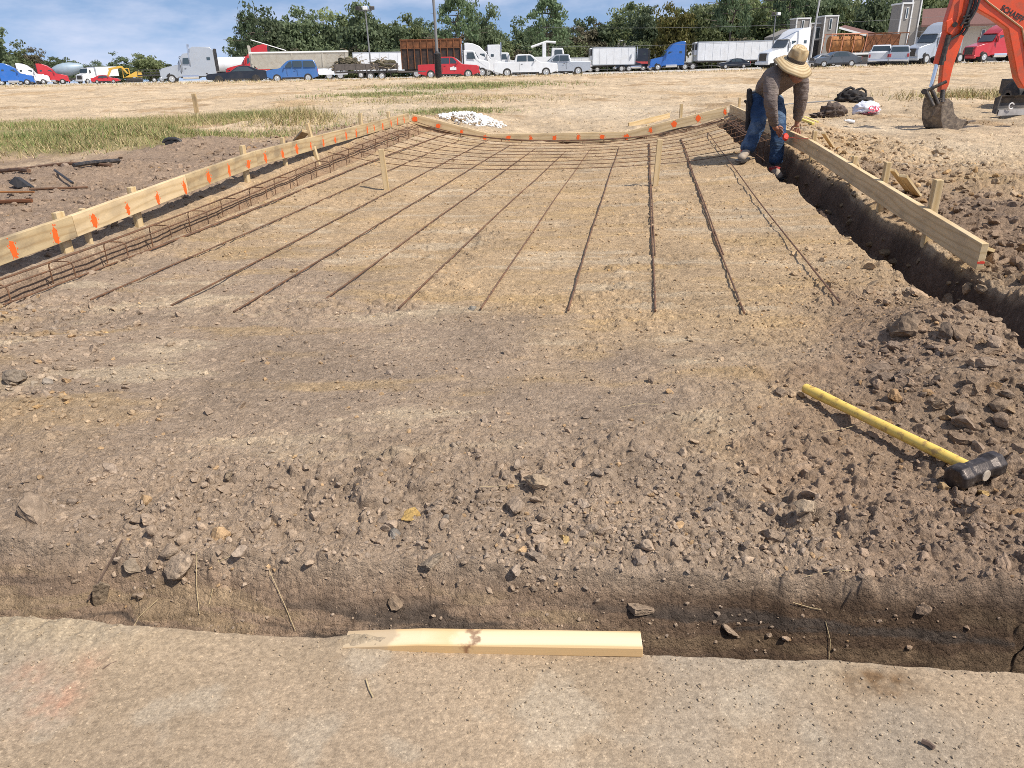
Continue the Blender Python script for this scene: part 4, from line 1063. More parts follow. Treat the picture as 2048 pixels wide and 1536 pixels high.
J = dict(pel=pj(1530, 188, 8.74), hr=pj(1514, 196, 8.68), hl=pj(1552, 198, 8.76), kr=pj(1519, 243, 8.42), kl=pj(1557, 258, 8.52),
         ar=pj(1491, 306, 8.38), al=pj(1551, 332, 8.50), mid=pj(1540, 168, 8.62), ch=pj(1560, 150, 8.44), nk=pj(1582, 143, 8.30), hd=pj(1588, 140, 8.20),
         sr=pj(1543, 146, 8.24), sl=pj(1602, 150, 8.50), er=pj(1541, 208, 8.12), el=pj(1602, 200, 8.55), wr=pj(1549, 254, 8.26), wl=pj(1594, 244, 8.66))
man = thing('person', pj(1522, 345, 8.45), 'person in straw hat, taupe shirt and blue jeans bending over the right form with a red chalk reel', 'person')
man['label'] = 'person in a wide straw hat, taupe shirt and jeans bending over the right form'
# the body: one mesh of skin under the clothes, with hands and head showing
def lerpv(a, b, t): return a+(b-a)*t
Bn = {k: (J[k], r) for k, r in dict(pel=.08, hr=.06, hl=.06, kr=.045, kl=.045, ar=.035, al=.035, mid=.08, ch=.085, sr=.04, sl=.04, er=.032, el=.032, wr=.027, wl=.027).items()}
Be = [('pel', 'hr'), ('pel', 'hl'), ('hr', 'kr'), ('hl', 'kl'), ('kr', 'ar'), ('kl', 'al'), ('pel', 'mid'), ('mid', 'ch'), ('ch', 'sr'), ('ch', 'sl'), ('sr', 'er'), ('sl', 'el'), ('er', 'wr'), ('el', 'wl')]
hdv = (J['hd']-J['nk']).normalized()
Bn['nk'] = (J['nk'], .055); Bn['h1'] = (J['nk']+Vector((0.02, -0.07, -0.005)), .075); Bn['h2'] = (J['nk']+Vector((0.035, -0.11, -0.06)), .078); Bn['h3'] = (J['nk']+Vector((0.035, -0.13, -0.125)), .055)
Bn['nose'] = (J['nk']+Vector((0.04, -0.205, -0.085)), .015)
Be += [('ch', 'nk'), ('nk', 'h1'), ('h1', 'h2'), ('h2', 'h3'), ('h2', 'nose')]
def hand(tag_, wrist, palm, across, fdir, curl, spread, thumb):
    """palm and five fingers; returns nodes for separate finger chains rooted in the palm"""
    Bn[tag_+'p'] = (palm, (.036, .022)); Be.append((wrist, tag_+'p'))
    ro = []
    for i, (off, L) in enumerate(((-.030, .066), (-.011, .078), (.009, .074), (.028, .058))):
        b = palm + across*off*0.6
        k0 = palm + across*off + fdir*0.035
        d1 = (fdir + across*off*spread).normalized(); d2 = (d1+curl*0.7).normalized(); d3 = (d1*0.6+curl*1.1).normalized()
        pts = [b, k0, k0+d1*L*0.45, k0+d1*L*0.45+d2*L*0.32, k0+d1*L*0.45+d2*L*0.32+d3*L*0.28]
        for q, (p, r) in enumerate(zip(pts, (.011, .011, .0095, .0085, .0075))): Bn['%sf%d%d' % (tag_, i, q)] = (p, r)
        Be.extend([('%sf%d%d' % (tag_, i, q), '%sf%d%d' % (tag_, i, q+1)) for q in range(4)]); ro.append('%sf%d0' % (tag_, i))
    b = palm - fdir*0.02 + across*thumb*0.02
    pts = [b, b+across*thumb*0.025+fdir*0.012, b+across*thumb*0.040+fdir*0.036+curl*0.01, b+across*thumb*0.042+fdir*0.062+curl*0.022]
    for q, (p, r) in enumerate(zip(pts, (.013, .0125, .0105, .0085))): Bn['%st%d' % (tag_, q)] = (p, r)
    Be.extend([('%st%d' % (tag_, q), '%st%d' % (tag_, q+1)) for q in range(3)]); ro.append(tag_+'t0')
    return ro
roots = {'pel'}
dR = (pj(1566, 270, 8.36)-J['wr']).normalized()
roots |= set(hand('R', 'wr', J['wr']+dR*0.065, Vector((0.25, -0.5, 0.6)).normalized(), dR, Vector((0.25, 0.2, -0.85)), 3, 1))
dLh = Vector((0.03, -0.10, -1)).normalized()
roots |= set(hand('L', 'wl', J['wl']+dLh*0.06, Vector((1, -0.15, 0)).normalized(), (dLh+Vector((0.10, 0, 0))).normalized(), Vector((0.05, -0.35, -0.4)), 9, -1))
skin('body', Bn, Be, roots, M['skin'], man, 2)
Sn = {k: (J[k], r) for k, r in dict(pel=(.175, .14), mid=(.185, .15), ch=(.20, .165), sr=.100, sl=.100, er=.070, el=.070).items()}
Sn['cr'] = (lerpv(J['er'], J['wr'], 0.96), .045); Sn['cl'] = (lerpv(J['el'], J['wl'], 0.96), .045); Sn['col'] = (J['nk'], .08)
for a, b, n, r in (('sr', 'er', 'ur', .088), ('sl', 'el', 'ul', .088), ('er', 'cr', 'fr', .063), ('el', 'cl', 'fl', .063)): Sn[n] = (lerpv(Sn[a][0], Sn[b][0], .5), r)
skin('shirt', Sn, [('pel', 'mid'), ('mid', 'ch'), ('ch', 'col'), ('ch', 'sr'), ('ch', 'sl'), ('sr', 'ur'), ('ur', 'er'), ('sl', 'ul'), ('ul', 'el'), ('er', 'fr'), ('fr', 'cr'), ('el', 'fl'), ('fl', 'cl')], 'pel', M['shirt'], man, 3, 0.022, 0.05)
Jn = {k: (J[k], r) for k, r in dict(pel=(.135, .12), hr=.115, hl=.115, kr=.088, kl=.088).items()}
Jn['wst'] = (lerpv(J['pel'], J['mid'], .6), .12)
Jn['ar'] = (lerpv(J['kr'], J['ar'], 1.0), .083); Jn['al'] = (lerpv(J['kl'], J['al'], 1.0), .080)
for a, b, n, r in (('hr', 'kr', 'tr', .103), ('hl', 'kl', 'tl', .103), ('kr', 'ar', 'sr', .080), ('kl', 'al', 'sl', .078)): Jn[n] = (lerpv(Jn[a][0], Jn[b][0], .5), r)
skin('jeans', Jn, [('wst', 'pel'), ('pel', 'hr'), ('pel', 'hl'), ('hr', 'tr'), ('tr', 'kr'), ('kr', 'sr'), ('sr', 'ar'), ('hl', 'tl'), ('tl', 'kl'), ('kl', 'sl'), ('sl', 'al')], 'pel', M['jeans'], man, 3, 0.026, 0.06)
def boot(ank, toe, gz, label):
    a, t = Vector(ank), Vector(toe); d = Vector((t.x-a.x, t.y-a.y, 0)).normalized(); t = Vector((a.x, a.y, 0))+d*0.20
    n = dict(top=(a+Vector((0, 0, .02)), .060), ank=(Vector((a.x, a.y, gz+.09)), .056), heel=(Vector((a.x, a.y, gz+.045))-d*.035, .045), ball=(Vector((t.x, t.y, gz+.048))-d*.06, (.052, .044)), toe=(Vector((t.x, t.y, gz+.038)), (.042, .034)))
    b = skin('boot', n, [('top', 'ank'), ('ank', 'heel'), ('ank', 'ball'), ('ball', 'toe')], 'ank', M['boot'], man, 2)
    inv = Matrix.Translation(-man.location)
    MB().tube([Vector((a.x, a.y, gz+.085))-d*.02, Vector((a.x, a.y, gz+.115))-d*.02], .060, 14).obj('boot_band', M['boot_red'], b, True, local=inv)
    sole = MB(); w = d.orthogonal(); w = Vector((-d.y, d.x, 0)); pts = []
    c = Vector((a.x, a.y, gz+0.004))
    for u, v in ((-.085, -.03), (-.06, -.045), (.06, -.045), (.15, -.055), (.21, -.05), (.25, -.02), (.25, .02), (.21, .05), (.15, .055), (.06, .045), (-.06, .045), (-.085, .03)): pts.append(c+d*u+w*v)
    sole.slab(pts, (0, 0, .02)).obj('sole', M['black'], b, local=inv)
rt = hit(1466, 338); lt = hit(1556, 356)
gr_ = g_z(J['ar'].x, J['ar'].y)+0.005
boot(Vector((J['ar'].x, J['ar'].y, max(J['ar'].z, gr_+.12))), rt, gr_, '')
boot(Vector((J['al'].x, J['al'].y, J['al'].z-.02)), Vector((J['al'].x-0.01, J['al'].y-.25, 0)), min(g_z(J['al'].x, J['al'].y)+0.01, J['al'].z-0.13), '')
inv = Matrix.Translation(-man.location)
# hat
hm, ht, hb = new_mat('woven_straw'); v = mapped(ht)
w = N(ht, 'ShaderNodeTexWave'); w.wave_type = 'RINGS'; w.rings_direction = 'Z'; w.inputs['Scale'].default_value = 13; w.inputs['Distortion'].default_value = 0.6; w.inputs['Detail'].default_value = 2; w.inputs['Detail Scale'].default_value = 4
ht.links.new(v, w.inputs['Vector'])
c = ramp(ht, w.outputs['Fac'], [(0.1, (0.36, 0.25, 0.12)), (0.5, (0.50, 0.37, 0.20)), (0.9, (0.55, 0.42, 0.235))])
c = mixc(ht, ramp(ht, noise(ht, v, 22, 5, 0.7), [(0.4, (0, 0, 0)), (0.8, (0.5,)*3)]), c, (0.36, 0.21, 0.07))
ht.links.new(c, hb.inputs['Base Color']); hb.inputs['Roughness'].default_value = 0.6; bump(ht, hb, w.outputs['Fac'], 0.3, 0.004)
axis = Vector((0.22, -0.40, 0.89)).normalized(); hc = pj(1591, 121, 8.22)
Q = Matrix.Translation(hc) @ axis.to_track_quat('Z', 'Y').to_matrix().to_4x4() @ Matrix.Scale(0.94, 4)
hat = bpy.data.objects.new('hat', bpy.data.meshes.new('hat'))
prof = [(0.214, -0.075), (0.218, -0.071), (0.188, -0.044), (0.15, -0.012), (0.105, 0.0), (0.098, 0.012), (0.096, 0.05), (0.088, 0.105), (0.078, 0.135), (0.055, 0.152), (0.02, 0.156), (0.001, 0.150)]
vs, fs, n = [], [], 48
for j, (r, z) in enumerate(prof):
    for k in range(n):
        t = 2*math.pi*k/n; rr = r; zz = z
        if j < 5: zz += (0.016*math.cos(2*t+0.6)+0.006*math.sin(5*t))*((r-0.1)/0.13)
        if j > 7: zz -= 0.045*math.exp(-(math.sin(t+0.4)*r/0.022)**2)*(1 if j > 8 else 0.4)
        if 5 < j: rr = r*(1.0+0.10*math.cos(2*t+0.4*2)) + 0.003*math.sin(7*t)
        vs.append((rr*math.cos(t), rr*math.sin(t), zz))
for j in range(len(prof)-1):
    for k in range(n): fs.append((j*n+k, j*n+(k+1) % n, (j+1)*n+(k+1) % n, (j+1)*n+k))
fs.append(tuple((len(prof)-1)*n+k for k in range(n)))
hat.data.from_pydata(vs, [], fs); hat.data.materials.append(hm); link(hat, man); hat.data.polygons.foreach_set('use_smooth', [True]*len(fs))
hat.matrix_local = inv @ Q
sd = hat.modifiers.new('thick', 'SOLIDIFY'); sd.thickness = 0.004
bmn = MB().lathe([(0.104, 0.004), (0.1035, 0.018), (0.1005, 0.036), (0.097, 0.036), (0.1, 0.004)], 40)
bo = bmn.obj('hat_band', plain('dark_braided_band', (0.05, 0.038, 0.03), 0.9, 0, 0.5, 60, 0, (0.4, 0.3, 0.2), 0.8), hat, True)
# belt, pouch, chalk reel
MB().tube([J['pel']+Vector((0.17*math.cos(t), 0.135*math.sin(t), 0.03+0.02*math.cos(t))) for t in np.linspace(0, 6.283, 25)], .016, 6).obj('belt', M['black'], man, True, local=inv)
pa, pb = pj(1499, 176, 8.60), pj(1494, 262, 8.50)
nod = dict(a=(pa, .030), b=(pj(1499, 205, 8.57), .036), c=(pj(1497, 232, 8.53), .034), d=(pb, .020))
skin('tool_pouch', nod, [('a', 'b'), ('b', 'c'), ('c', 'd')], 'a', M['canvas'], man, 2, 0.02, 0.05)
MB().tube([pj(1489, 201, 8.53), pj(1494, 207, 8.53), pj(1496, 222, 8.52)], .013, 6).obj('tool_handle', M['black'], man, True, local=inv)
rl = pj(1571, 274, 8.33)
reel = thing('chalk_reel', rl, 'small orange red chalk line reel in the hand of the bending person', 'chalk reel')
mb = MB(); mb.lathe([(0.001, -.022), (.022, -.022), (.03, -.012), (.032, 0), (.03, .012), (.022, .022), (.001, .022)], 16, Matrix.Rotation(R(70), 4, 'X') @ Matrix.Diagonal((1.0, 1.25, 1, 1)))
rp = plain('red_plastic', (0.80, 0.07, 0.035), 0.45)
mb.obj('case', rp, reel, True)
e_ = on_plane(1618, 277, RA, RB)+fr*0.006
MB().tube([Vector((0, 0, 0)), (e_-rl)*0.5+Vector((0, 0, -.004)), e_-rl], .0022, 5).obj('string', rp, reel)

# ------------------------------------------------------------------ bags and litter by the right bank
def lump(name, c, r, seed, mat, parent=None, amp=0.25, fr_=2.2, sub=4, flat=True):
    bm = bmesh.new(); bmesh.ops.create_icosphere(bm, subdivisions=sub, radius=1)
    V = np.array([v.co[:] for v in bm.verts]); F = np.array([[v.index for v in f.verts] for f in bm.faces]); bm.free()
    d = fbm(V[:, 0]*fr_+seed*3.1+V[:, 2]*1.3, V[:, 1]*fr_-seed+V[:, 2]*2.1, 4, seed, 0.6)
    V = V*(1+amp*d)[:, None]*np.array(r)
    if flat: V[:, 2] = np.maximum(V[:, 2], -0.55*r[2])
    o = mesh_np(name, V, F, mat, parent, None, True, n=3); o.location = c; return o
q = hit(1668, 232); bg = lump('cloth_bundle', q+Vector((0, .05, .08)), (.235, .19, .17), 3, M['brown_cloth'], amp=.35)
tag(bg, 'crumpled dark brown jacket heaped on the sand left of the white bag', 'clothing')
q = hit(1652, 234); l2 = lump('sleeve', Vector((-.24, -.03, -.06)), (.18, .11, .06), 5, M['brown_cloth'], bg, amp=.5)
q = hit(1702, 206)
bag = thing('duffel_bag', q, 'black bag with raised strap loops lying behind the white plastic bag', 'bag'); bag.scale = (1.35, 1.35, 1.35)
lump('bag_body', Vector((-.02, .0, .10)), (.26, .17, .13), 9, M['canvas'], bag, amp=.28)
mb = MB().tube([(.02, .0, .16), (.08, .0, .235), (.17, .02, .25), (.25, .03, .21), (.27, .02, .13), (.24, 0, .05)], .02, 6); mb.obj('strap', M['canvas'], bag, True)
mb = MB().tube([(-.26, -.05, .05), (-.24, -.05, .15), (-.16, -.03, .235), (-.05, 0, .27), (.02, 0, .24)], .024, 6); mb.obj('strap', M['canvas'], bag, True)
lump('bag_pocket', Vector((.14, -.12, .045)), (.2, .1, .07), 12, M['canvas'], bag, amp=.25)
q = hit(1735, 231)
pbm, pt, pb_ = new_mat('thin_white_plastic'); v = mapped(pt)
pb_.inputs['Base Color'].default_value = (0.74, 0.74, 0.80, 1); pb_.inputs['Roughness'].default_value = 0.35
bump(pt, pb_, noise(pt, v, 14, 6, 0.6), 0.8, 0.02)
pbag = lump('plastic_bag', q+Vector((0, .08, .10)), (.255, .20, .165), 15, pbm, amp=.22, fr_=2.6)
tag(pbag, 'white plastic shopping bag with red print on the sand', 'bag')
lump('bag_contents', Vector((-.02, -.14, -.06)), (.165, .07, .035), 21, plain('dark_red_contents', (0.12, 0.03, 0.035), 0.5), pbag, amp=.2)
def text_mesh(name, txt, size, mat, parent, Mloc, depth=0.002, shear=0):
    cu = bpy.data.curves.new(name+'_curve', 'FONT'); cu.body = txt; cu.size = size; cu.extrude = depth; cu.align_x = 'CENTER'; cu.align_y = 'CENTER'; cu.shear = shear; cu.offset = size*0.02
    t = bpy.data.objects.new(name+'_curve', cu); COL.objects.link(t)
    bpy.context.view_layer.update(); dg = bpy.context.evaluated_depsgraph_get()
    me = bpy.data.meshes.new_from_object(t.evaluated_get(dg)); bpy.data.objects.remove(t); bpy.data.curves.remove(cu)
    me.materials.clear(); me.materials.append(mat)
    o = link(bpy.data.objects.new(name, me), parent); o.matrix_local = Mloc; return o
FACE = Matrix.Rotation(R(90), 4, 'X')
redp = plain('red_print', (0.75, 0.03, 0.09), 0.5)
text_mesh('red_print', 'CAS', .115, redp, pbag, Matrix.Translation((.04, -.212, .04)) @ Matrix.Rotation(R(-12), 4, 'X') @ Matrix.Rotation(R(8), 4, 'Y') @ FACE, .003, .25)
MB().tube([(-.06, -.213, -.04), (-.01, -.218, -.02), (.04, -.218, -.033), (.09, -.214, -.012), (.13, -.205, -.024)], .006, 5).obj('red_print', redp, pbag, True)
q = hit(1700, 247); bot = thing('plastic_bottle', q+Vector((0, 0, .035)), 'small clear plastic bottle lying on the sand in front of the white bag', 'bottle')
clr = plain('cloudy_clear_plastic', (0.62, 0.63, 0.64), 0.15, 0, 0.1, 30)
MB().lathe([(.001, -.07), (.032, -.07), (.035, -.055), (.033, 0), (.035, .035), (.026, .065), (.013, .085), (.013, .10), (.001, .10)], 16, Matrix.Rotation(R(-80), 4, 'Y') @ Matrix.Rotation(R(10), 4, 'X')).obj('bottle_body', clr, bot, True)
MB().lathe([(.001, .098), (.016, .098), (.016, .118), (.001, .118)], 12, Matrix.Rotation(R(-80), 4, 'Y') @ Matrix.Rotation(R(10), 4, 'X')).obj('cap', M['trim'], bot, True)
ylw = plain('yellow_sticks', (0.78, 0.62, 0.16), 0.7, 0, 0.1, 9)
for (a, b, lab) in (((1600, 242), (1626, 252), 'left one of two yellow sticks on the sand behind the right form'), ((1608, 237), (1634, 249), 'right one of two yellow sticks on the sand behind the right form')):
    A, B = hit(*a), hit(*b); o = beam('yellow_stick', A+Vector((0, 0, .03)), B+Vector((0, 0, .03)), .035, .03, ylw); tag(o, lab, 'stick', 'yellow sticks')
A, B = hit(1560, 214), hit(1745, 199)
tag(MB().tube([A+Vector((0, 0, .05)), A.lerp(B, .5)+Vector((0, 0, .05)), B+Vector((0, 0, .03))], .016, 6).obj('steel_bar', M['pole'], smooth=True), 'thin grey bar lying on the sand behind the dark jacket', 'bar')

# ------------------------------------------------------------------ the orange excavator
EY = 12.2
def P(x, y, Y=EY): return at_y(x, y, Y)
print('BLY', hit(1997,231).y, hit(2000,236).y, hit(1900,262).y)
ex = thing('excavator', Vector((P(2110, 238, 13.3).x, 13.4, g_z(P(2110, 238, 13.3).x, 13.4))), 'orange excavator with its bucket resting on the sand at the right', 'excavator')
exi = Matrix.Translation(-ex.location)
def ipoly(name, pts, th, mat, Y=EY, bevel=0.012, parent=ex, dx=0.0):
    return MB().slab([P(x, y, Y) for x, y in pts], (dx, th, 0)).obj(name, mat, parent, bevel=bevel, local=exi)
boom = ipoly('boom', [(1951, 16), (1953, -14), (1972, -40), (2000, -36), (2060, -2), (2108, 30), (2120, 60), (2110, 182), (2048, 177), (2036, 156), (2017, 58), (1990, 38)], .15, M['orange_paint'])
MB().tube([P(1962, -8, EY-.01), P(1978, 6, EY-.012), P(2044, 56, EY-.012), P(2052, 100, EY-.012), P(2060, 160, EY-.012)], .013, 6).obj('weld_seam', plain('tan_edge', (0.45, 0.27, 0.15), 0.7), boom, True, local=exi)
tp0, tp1 = P(2000, 18, EY-.004), P(2040, 42, EY-.004)
ang = math.atan2(tp1.z-tp0.z, tp1.x-tp0.x)
text_mesh('lettering', 'SCHAEFF', .112, M['black'], boom, exi @ Matrix.Translation((tp0+tp1)/2+(tp1-tp0)*0.06+Vector((.012, 0, .024))) @ Matrix.Rotation(-ang, 4, 'Y') @ FACE @ Matrix.Diagonal((0.9, 1, 1, 1)), .002)
ipoly('lift_cylinder', [(2020, -18), (2110, 22), (2108, 34), (2016, -6)], .12, M['orange_paint'], EY+.05)
stick = ipoly('stick', [(1911, -14), (1917, -40), (1944, -44), (1941, -8), (1933, 35), (1930, 68), (1907, 132), (1898, 170), (1890, 187), (1881, 184), (1884, 150), (1889, 108), (1890, 66), (1893, 43)], .11, M['orange_paint'], EY-.06)
ipoly('side_plate', [(1892, 42), (1904, 36), (1913, 60), (1905, 72), (1893, 64)], .03, M['orange_paint'], EY-.10, parent=stick)
MB().cyl(P(1910, 49, EY-.14), P(1910, 49, EY+.2), .035).obj('pin', M['steel_dark'], stick, True, local=exi)
MB().cyl(P(1893, 62, EY-.02), P(1874, 128, EY-.02), .058).obj('bucket_cylinder', M['orange_paint'], ex, True, local=exi)
MB().cyl(P(1898, 70, EY-.09), P(1882, 130, EY-.09), .035).obj('dark_plate', M['steel_dark'], ex, True, local=exi)
MB().cyl(P(1874, 128, EY-.02), P(1862, 174, EY-.02), .03).obj('piston_rod', M['chrome'], ex, True, local=exi)
for i, pts in enumerate(([(1948, -20), (1944, 5), (1936, 30), (1928, 55), (1920, 68), (1900, 80), (1891, 100), (1889, 122)], [(1955, -18), (1950, 8), (1940, 34), (1933, 60), (1925, 70)], [(1944, -25), (1940, 6), (1931, 36), (1921, 52)], [(1962, -10), (1952, 20), (1944, 34), (1936, 45)])):
    MB().tube([P(x, y, EY-.10-.02*i) for x, y in pts], .018+.004*(i == 1), 7).obj('hose', M['black'], ex, True, local=exi)
for y in (34, 40, 47, 54): MB().cyl(P(1926, y, EY-.13), P(1940, y-3, EY-.16), .016).obj('hose_fitting', M['steel_dark'], ex, True, local=exi)
BLY0 = min(hit(2000, 236).y, 14.5)
# linkage and bucket
for a, b, r in (((1850, 183), (1893, 163), .024), ((1863, 178), (1876, 208), .03), ((1852, 184), (1866, 212), .034), ((1886, 180), (1884, 205), .035)):
    MB().cyl(P(a[0], a[1], EY-.1), P(b[0], b[1], EY-.15), r).obj('link_bar', M['steel_dark'], ex, True, local=exi)
MB().cyl(P(1848, 183, EY-.16), P(1853, 183, EY+.12), .04).obj('pin', M['steel_dark'], ex, True, local=exi)
BYd = hit(1900, 262).y+0.02
back = [(1887, 196), (1883, 215), (1882, 240), (1886, 256), (1896, 263), (1908, 264), (1926, 255), (1940, 245)]
mouth = [(1934, 241), (1918, 237), (1909, 227), (1906, 205), (1899, 198)]
vec = Vector((-.15, .26, .0)); bw = plain('worn_bucket_steel', (0.15, 0.12, 0.095), 0.7, 0.25, 0.45, 9, 0, (0.40, 0.32, 0.23), 0.9, 0.3, 60)
bk = MB().slab([P(x, y, BYd) for x, y in back+mouth], (0, .025, 0)).obj('bucket', bw, ex, bevel=.005, local=exi)
mb = MB()
for i in range(len(back)-1):
    a, b = P(*back[i], BYd), P(*back[i+1], BYd); mb.slab([a, b, b+vec, a+vec], Vector((.0, .012, .02)) if i > 3 else Vector((.022, .012, 0)))
mb.obj('bucket_shell', bw, bk, local=exi)
MB().slab([P(x, y, BYd)+vec for x, y in back+mouth], (0, .025, 0)).obj('side_wall', bw, bk, bevel=.005, local=exi)
for k in range(3):
    a = P(1936, 244, BYd)+vec*(k/2); MB().slab([a+Vector((-.02, -.03, -.012)), a+Vector((-.02, .03, -.012)), a+Vector((.11, .01, .005)), a+Vector((.11, -.01, .005))], (0, 0, .025)).obj('tooth', bw, bk, local=exi)
for a, b in (((1886, 200), (1868, 232)), ((1890, 196), (1862, 206))):
    MB().slab([P(a[0]-5, a[1], BYd-.01), P(a[0]+4, a[1]+3, BYd-.01), P(b[0]+7, b[1]+3, BYd+.05), P(b[0]-4, b[1], BYd+.05)], (0, .04, 0)).obj('bucket_ear', bw, bk, bevel=.004, local=exi)
OX = P(2024, 220, BLY0+.9).x-4.85
# blade, chassis, wheels, body beyond the frame edge
bl = MB(); prof = [(0, .30), (.07, .25), (.10, .16), (.08, .07), (0, -.02)]
BLY = BLY0; BL0 = P(1997, 226, BLY); wv = Vector((1, .12, 0)).normalized(); fv = Vector((-.12, 1, 0)).normalized()
for i in range(len(prof)-1):
    (d0, z0), (d1, z1) = prof[i], prof[i+1]
    a, b = BL0+fv*d0+Vector((0, 0, z0)), BL0+fv*d1+Vector((0, 0, z1)); bl.slab([a, b, b+wv*1.7, a+wv*1.7], fv*.03)
bl.slab([BL0+Vector((0, 0, .30)), BL0+fv*.14+Vector((0, 0, .25)), BL0+fv*.14, BL0+Vector((0, 0, -.02))+fv*-.02-wv*.05], -wv*.025)
blm = plain('worn_black_blade', (0.055, 0.05, 0.048), 0.6, 0.3, 0.35, 5, 0, (0.28, 0.22, 0.16), 0.5)
blo = bl.obj('dozer_blade', blm, ex, local=exi)
bl2 = MB(); a = BL0+Vector((-.03, -.035, -.045)); bl2.slab([a, a+wv*1.75, a+wv*1.75+Vector((0, .02, .10)), a+Vector((.02, .02, .10))], fv*.03); bl2.obj('cutting_edge', plain('bare_worn_steel', (0.36, 0.33, 0.30), 0.5, 0.6, 0.3, 8), blo, local=exi)
c = P(2022, 212, BLY-.02); MB().tube([c+Vector((.045*math.cos(t), -.01, .05*math.sin(t))) for t in np.linspace(0.5, 5.6, 14)], .012, 6).obj('tow_ring', M['trim'], blo, True, local=exi)
ch = MB(); ch.box(Vector((OX+6.6, BLY0+1.9, .42)), (1.6, 2.2, .3)); ch.box(Vector((OX+5.3, BLY0+.7, .40)), (.9, 1.0, .16)); ch.obj('chassis', M['steel_dark'], ex, bevel=.02, local=exi)
for x, y in ((OX+4.85, BLY0+.9), (OX+6.5, BLY0+.9), (OX+6.2, BLY0+2.7), (OX+7.9, BLY0+2.7)):
    gz = g_z(x, y); w = MB().lathe([(.10, -.15), (.24, -.14), (.29, -.10), (.30, 0), (.29, .10), (.24, .14), (.10, .15)], 24, Matrix.Translation((x, y, gz+.29)) @ Matrix.Rotation(R(90), 4, 'Y')).obj('wheel', M['rubber'], ex, True, local=exi)
    MB().lathe([(.001, -.15), (.15, -.15), (.16, .15), (.001, .15)], 18, Matrix.Translation((x, y, gz+.29)) @ Matrix.Rotation(R(90), 4, 'Y')).obj('rim', M['steel_dark'], w, True, local=exi)
bd = MB(); bd.prof([(4.75, .62, .8), (6.9, .62, .8), (7.0, 1.5, .75), (5.9, 1.55, .75), (5.4, 1.1, .78), (4.75, 1.0, .8)], Matrix.Translation((OX+1.4, BLY0+2, 0))); bd.obj('body', M['orange_paint'], ex, bevel=.04, local=exi)
cb = MB(); cb.prof([(5.55, 1.1, .55), (6.55, 1.1, .55), (6.5, 2.5, .5), (5.75, 2.5, .5)], Matrix.Translation((OX+1.4, BLY0+2.1, 0))); cabo = cb.obj('cab', M['orange_paint'], ex, bevel=.03, local=exi)
cg = MB(); cg.box((OX+7.5, BLY0+2.1, 1.9), (.75, 1.06, .8)); cg.obj('window', M['glass'], cabo, local=exi)
# ------------------------------------------------------------------ vehicles on the lot
def bs(px):                                         # extra turn that parks a vehicle at px side-on to the road in front
    d = ray(px, hor(px)+25); return -math.atan2(d.x, d.y)*0.85
def lot_at(px, Y):
    d = ray(px, hor(px)+25); x = d.x*Y/d.y; return Vector((x, Y, lot_z(x, Y)))
def wheel(parent, x, y, r, w, rim=None, side=1):
    T = Matrix.Translation((x, y, r)) @ Matrix.Rotation(R(90), 4, 'X')
    o = MB().lathe([(r*.55, -w/2), (r*.93, -w/2), (r, -w*.36), (r, w*.36), (r*.93, w/2), (r*.55, w/2)], 20, T).obj('wheel', M['rubber'], parent, True)
    e = w/2+.006
    k = -1 if side > 0 else 1
    MB().lathe([(.001, k*(e+.01)), (r*.16, k*(e+.03)), (r*.24, k*(e+.002)), (r*.42, k*(e-.002)), (r*.5, k*(e+.012)), (r*.62, k*(e+.008)), (r*.62, k*e*.7), (.001, k*e*.7)], 16, T).obj('rim', rim or M['rim'], o, True)
    return o
def arch(cx, r, z0, n=7):
    return [(cx+r*math.cos(t), max(z0, .02+r*math.sin(t)*1.0)) for t in np.linspace(math.pi*0.98, math.pi*0.02, n)]
def sidewin(parent, pts, hw, name='side_window', mat=None):
    for s in (-1, 1):
        MB().slab([(x, s*(hw(z)+.004), z) for x, z in pts], (0, s*.012, 0)).obj(name, mat or M['glass'], parent)
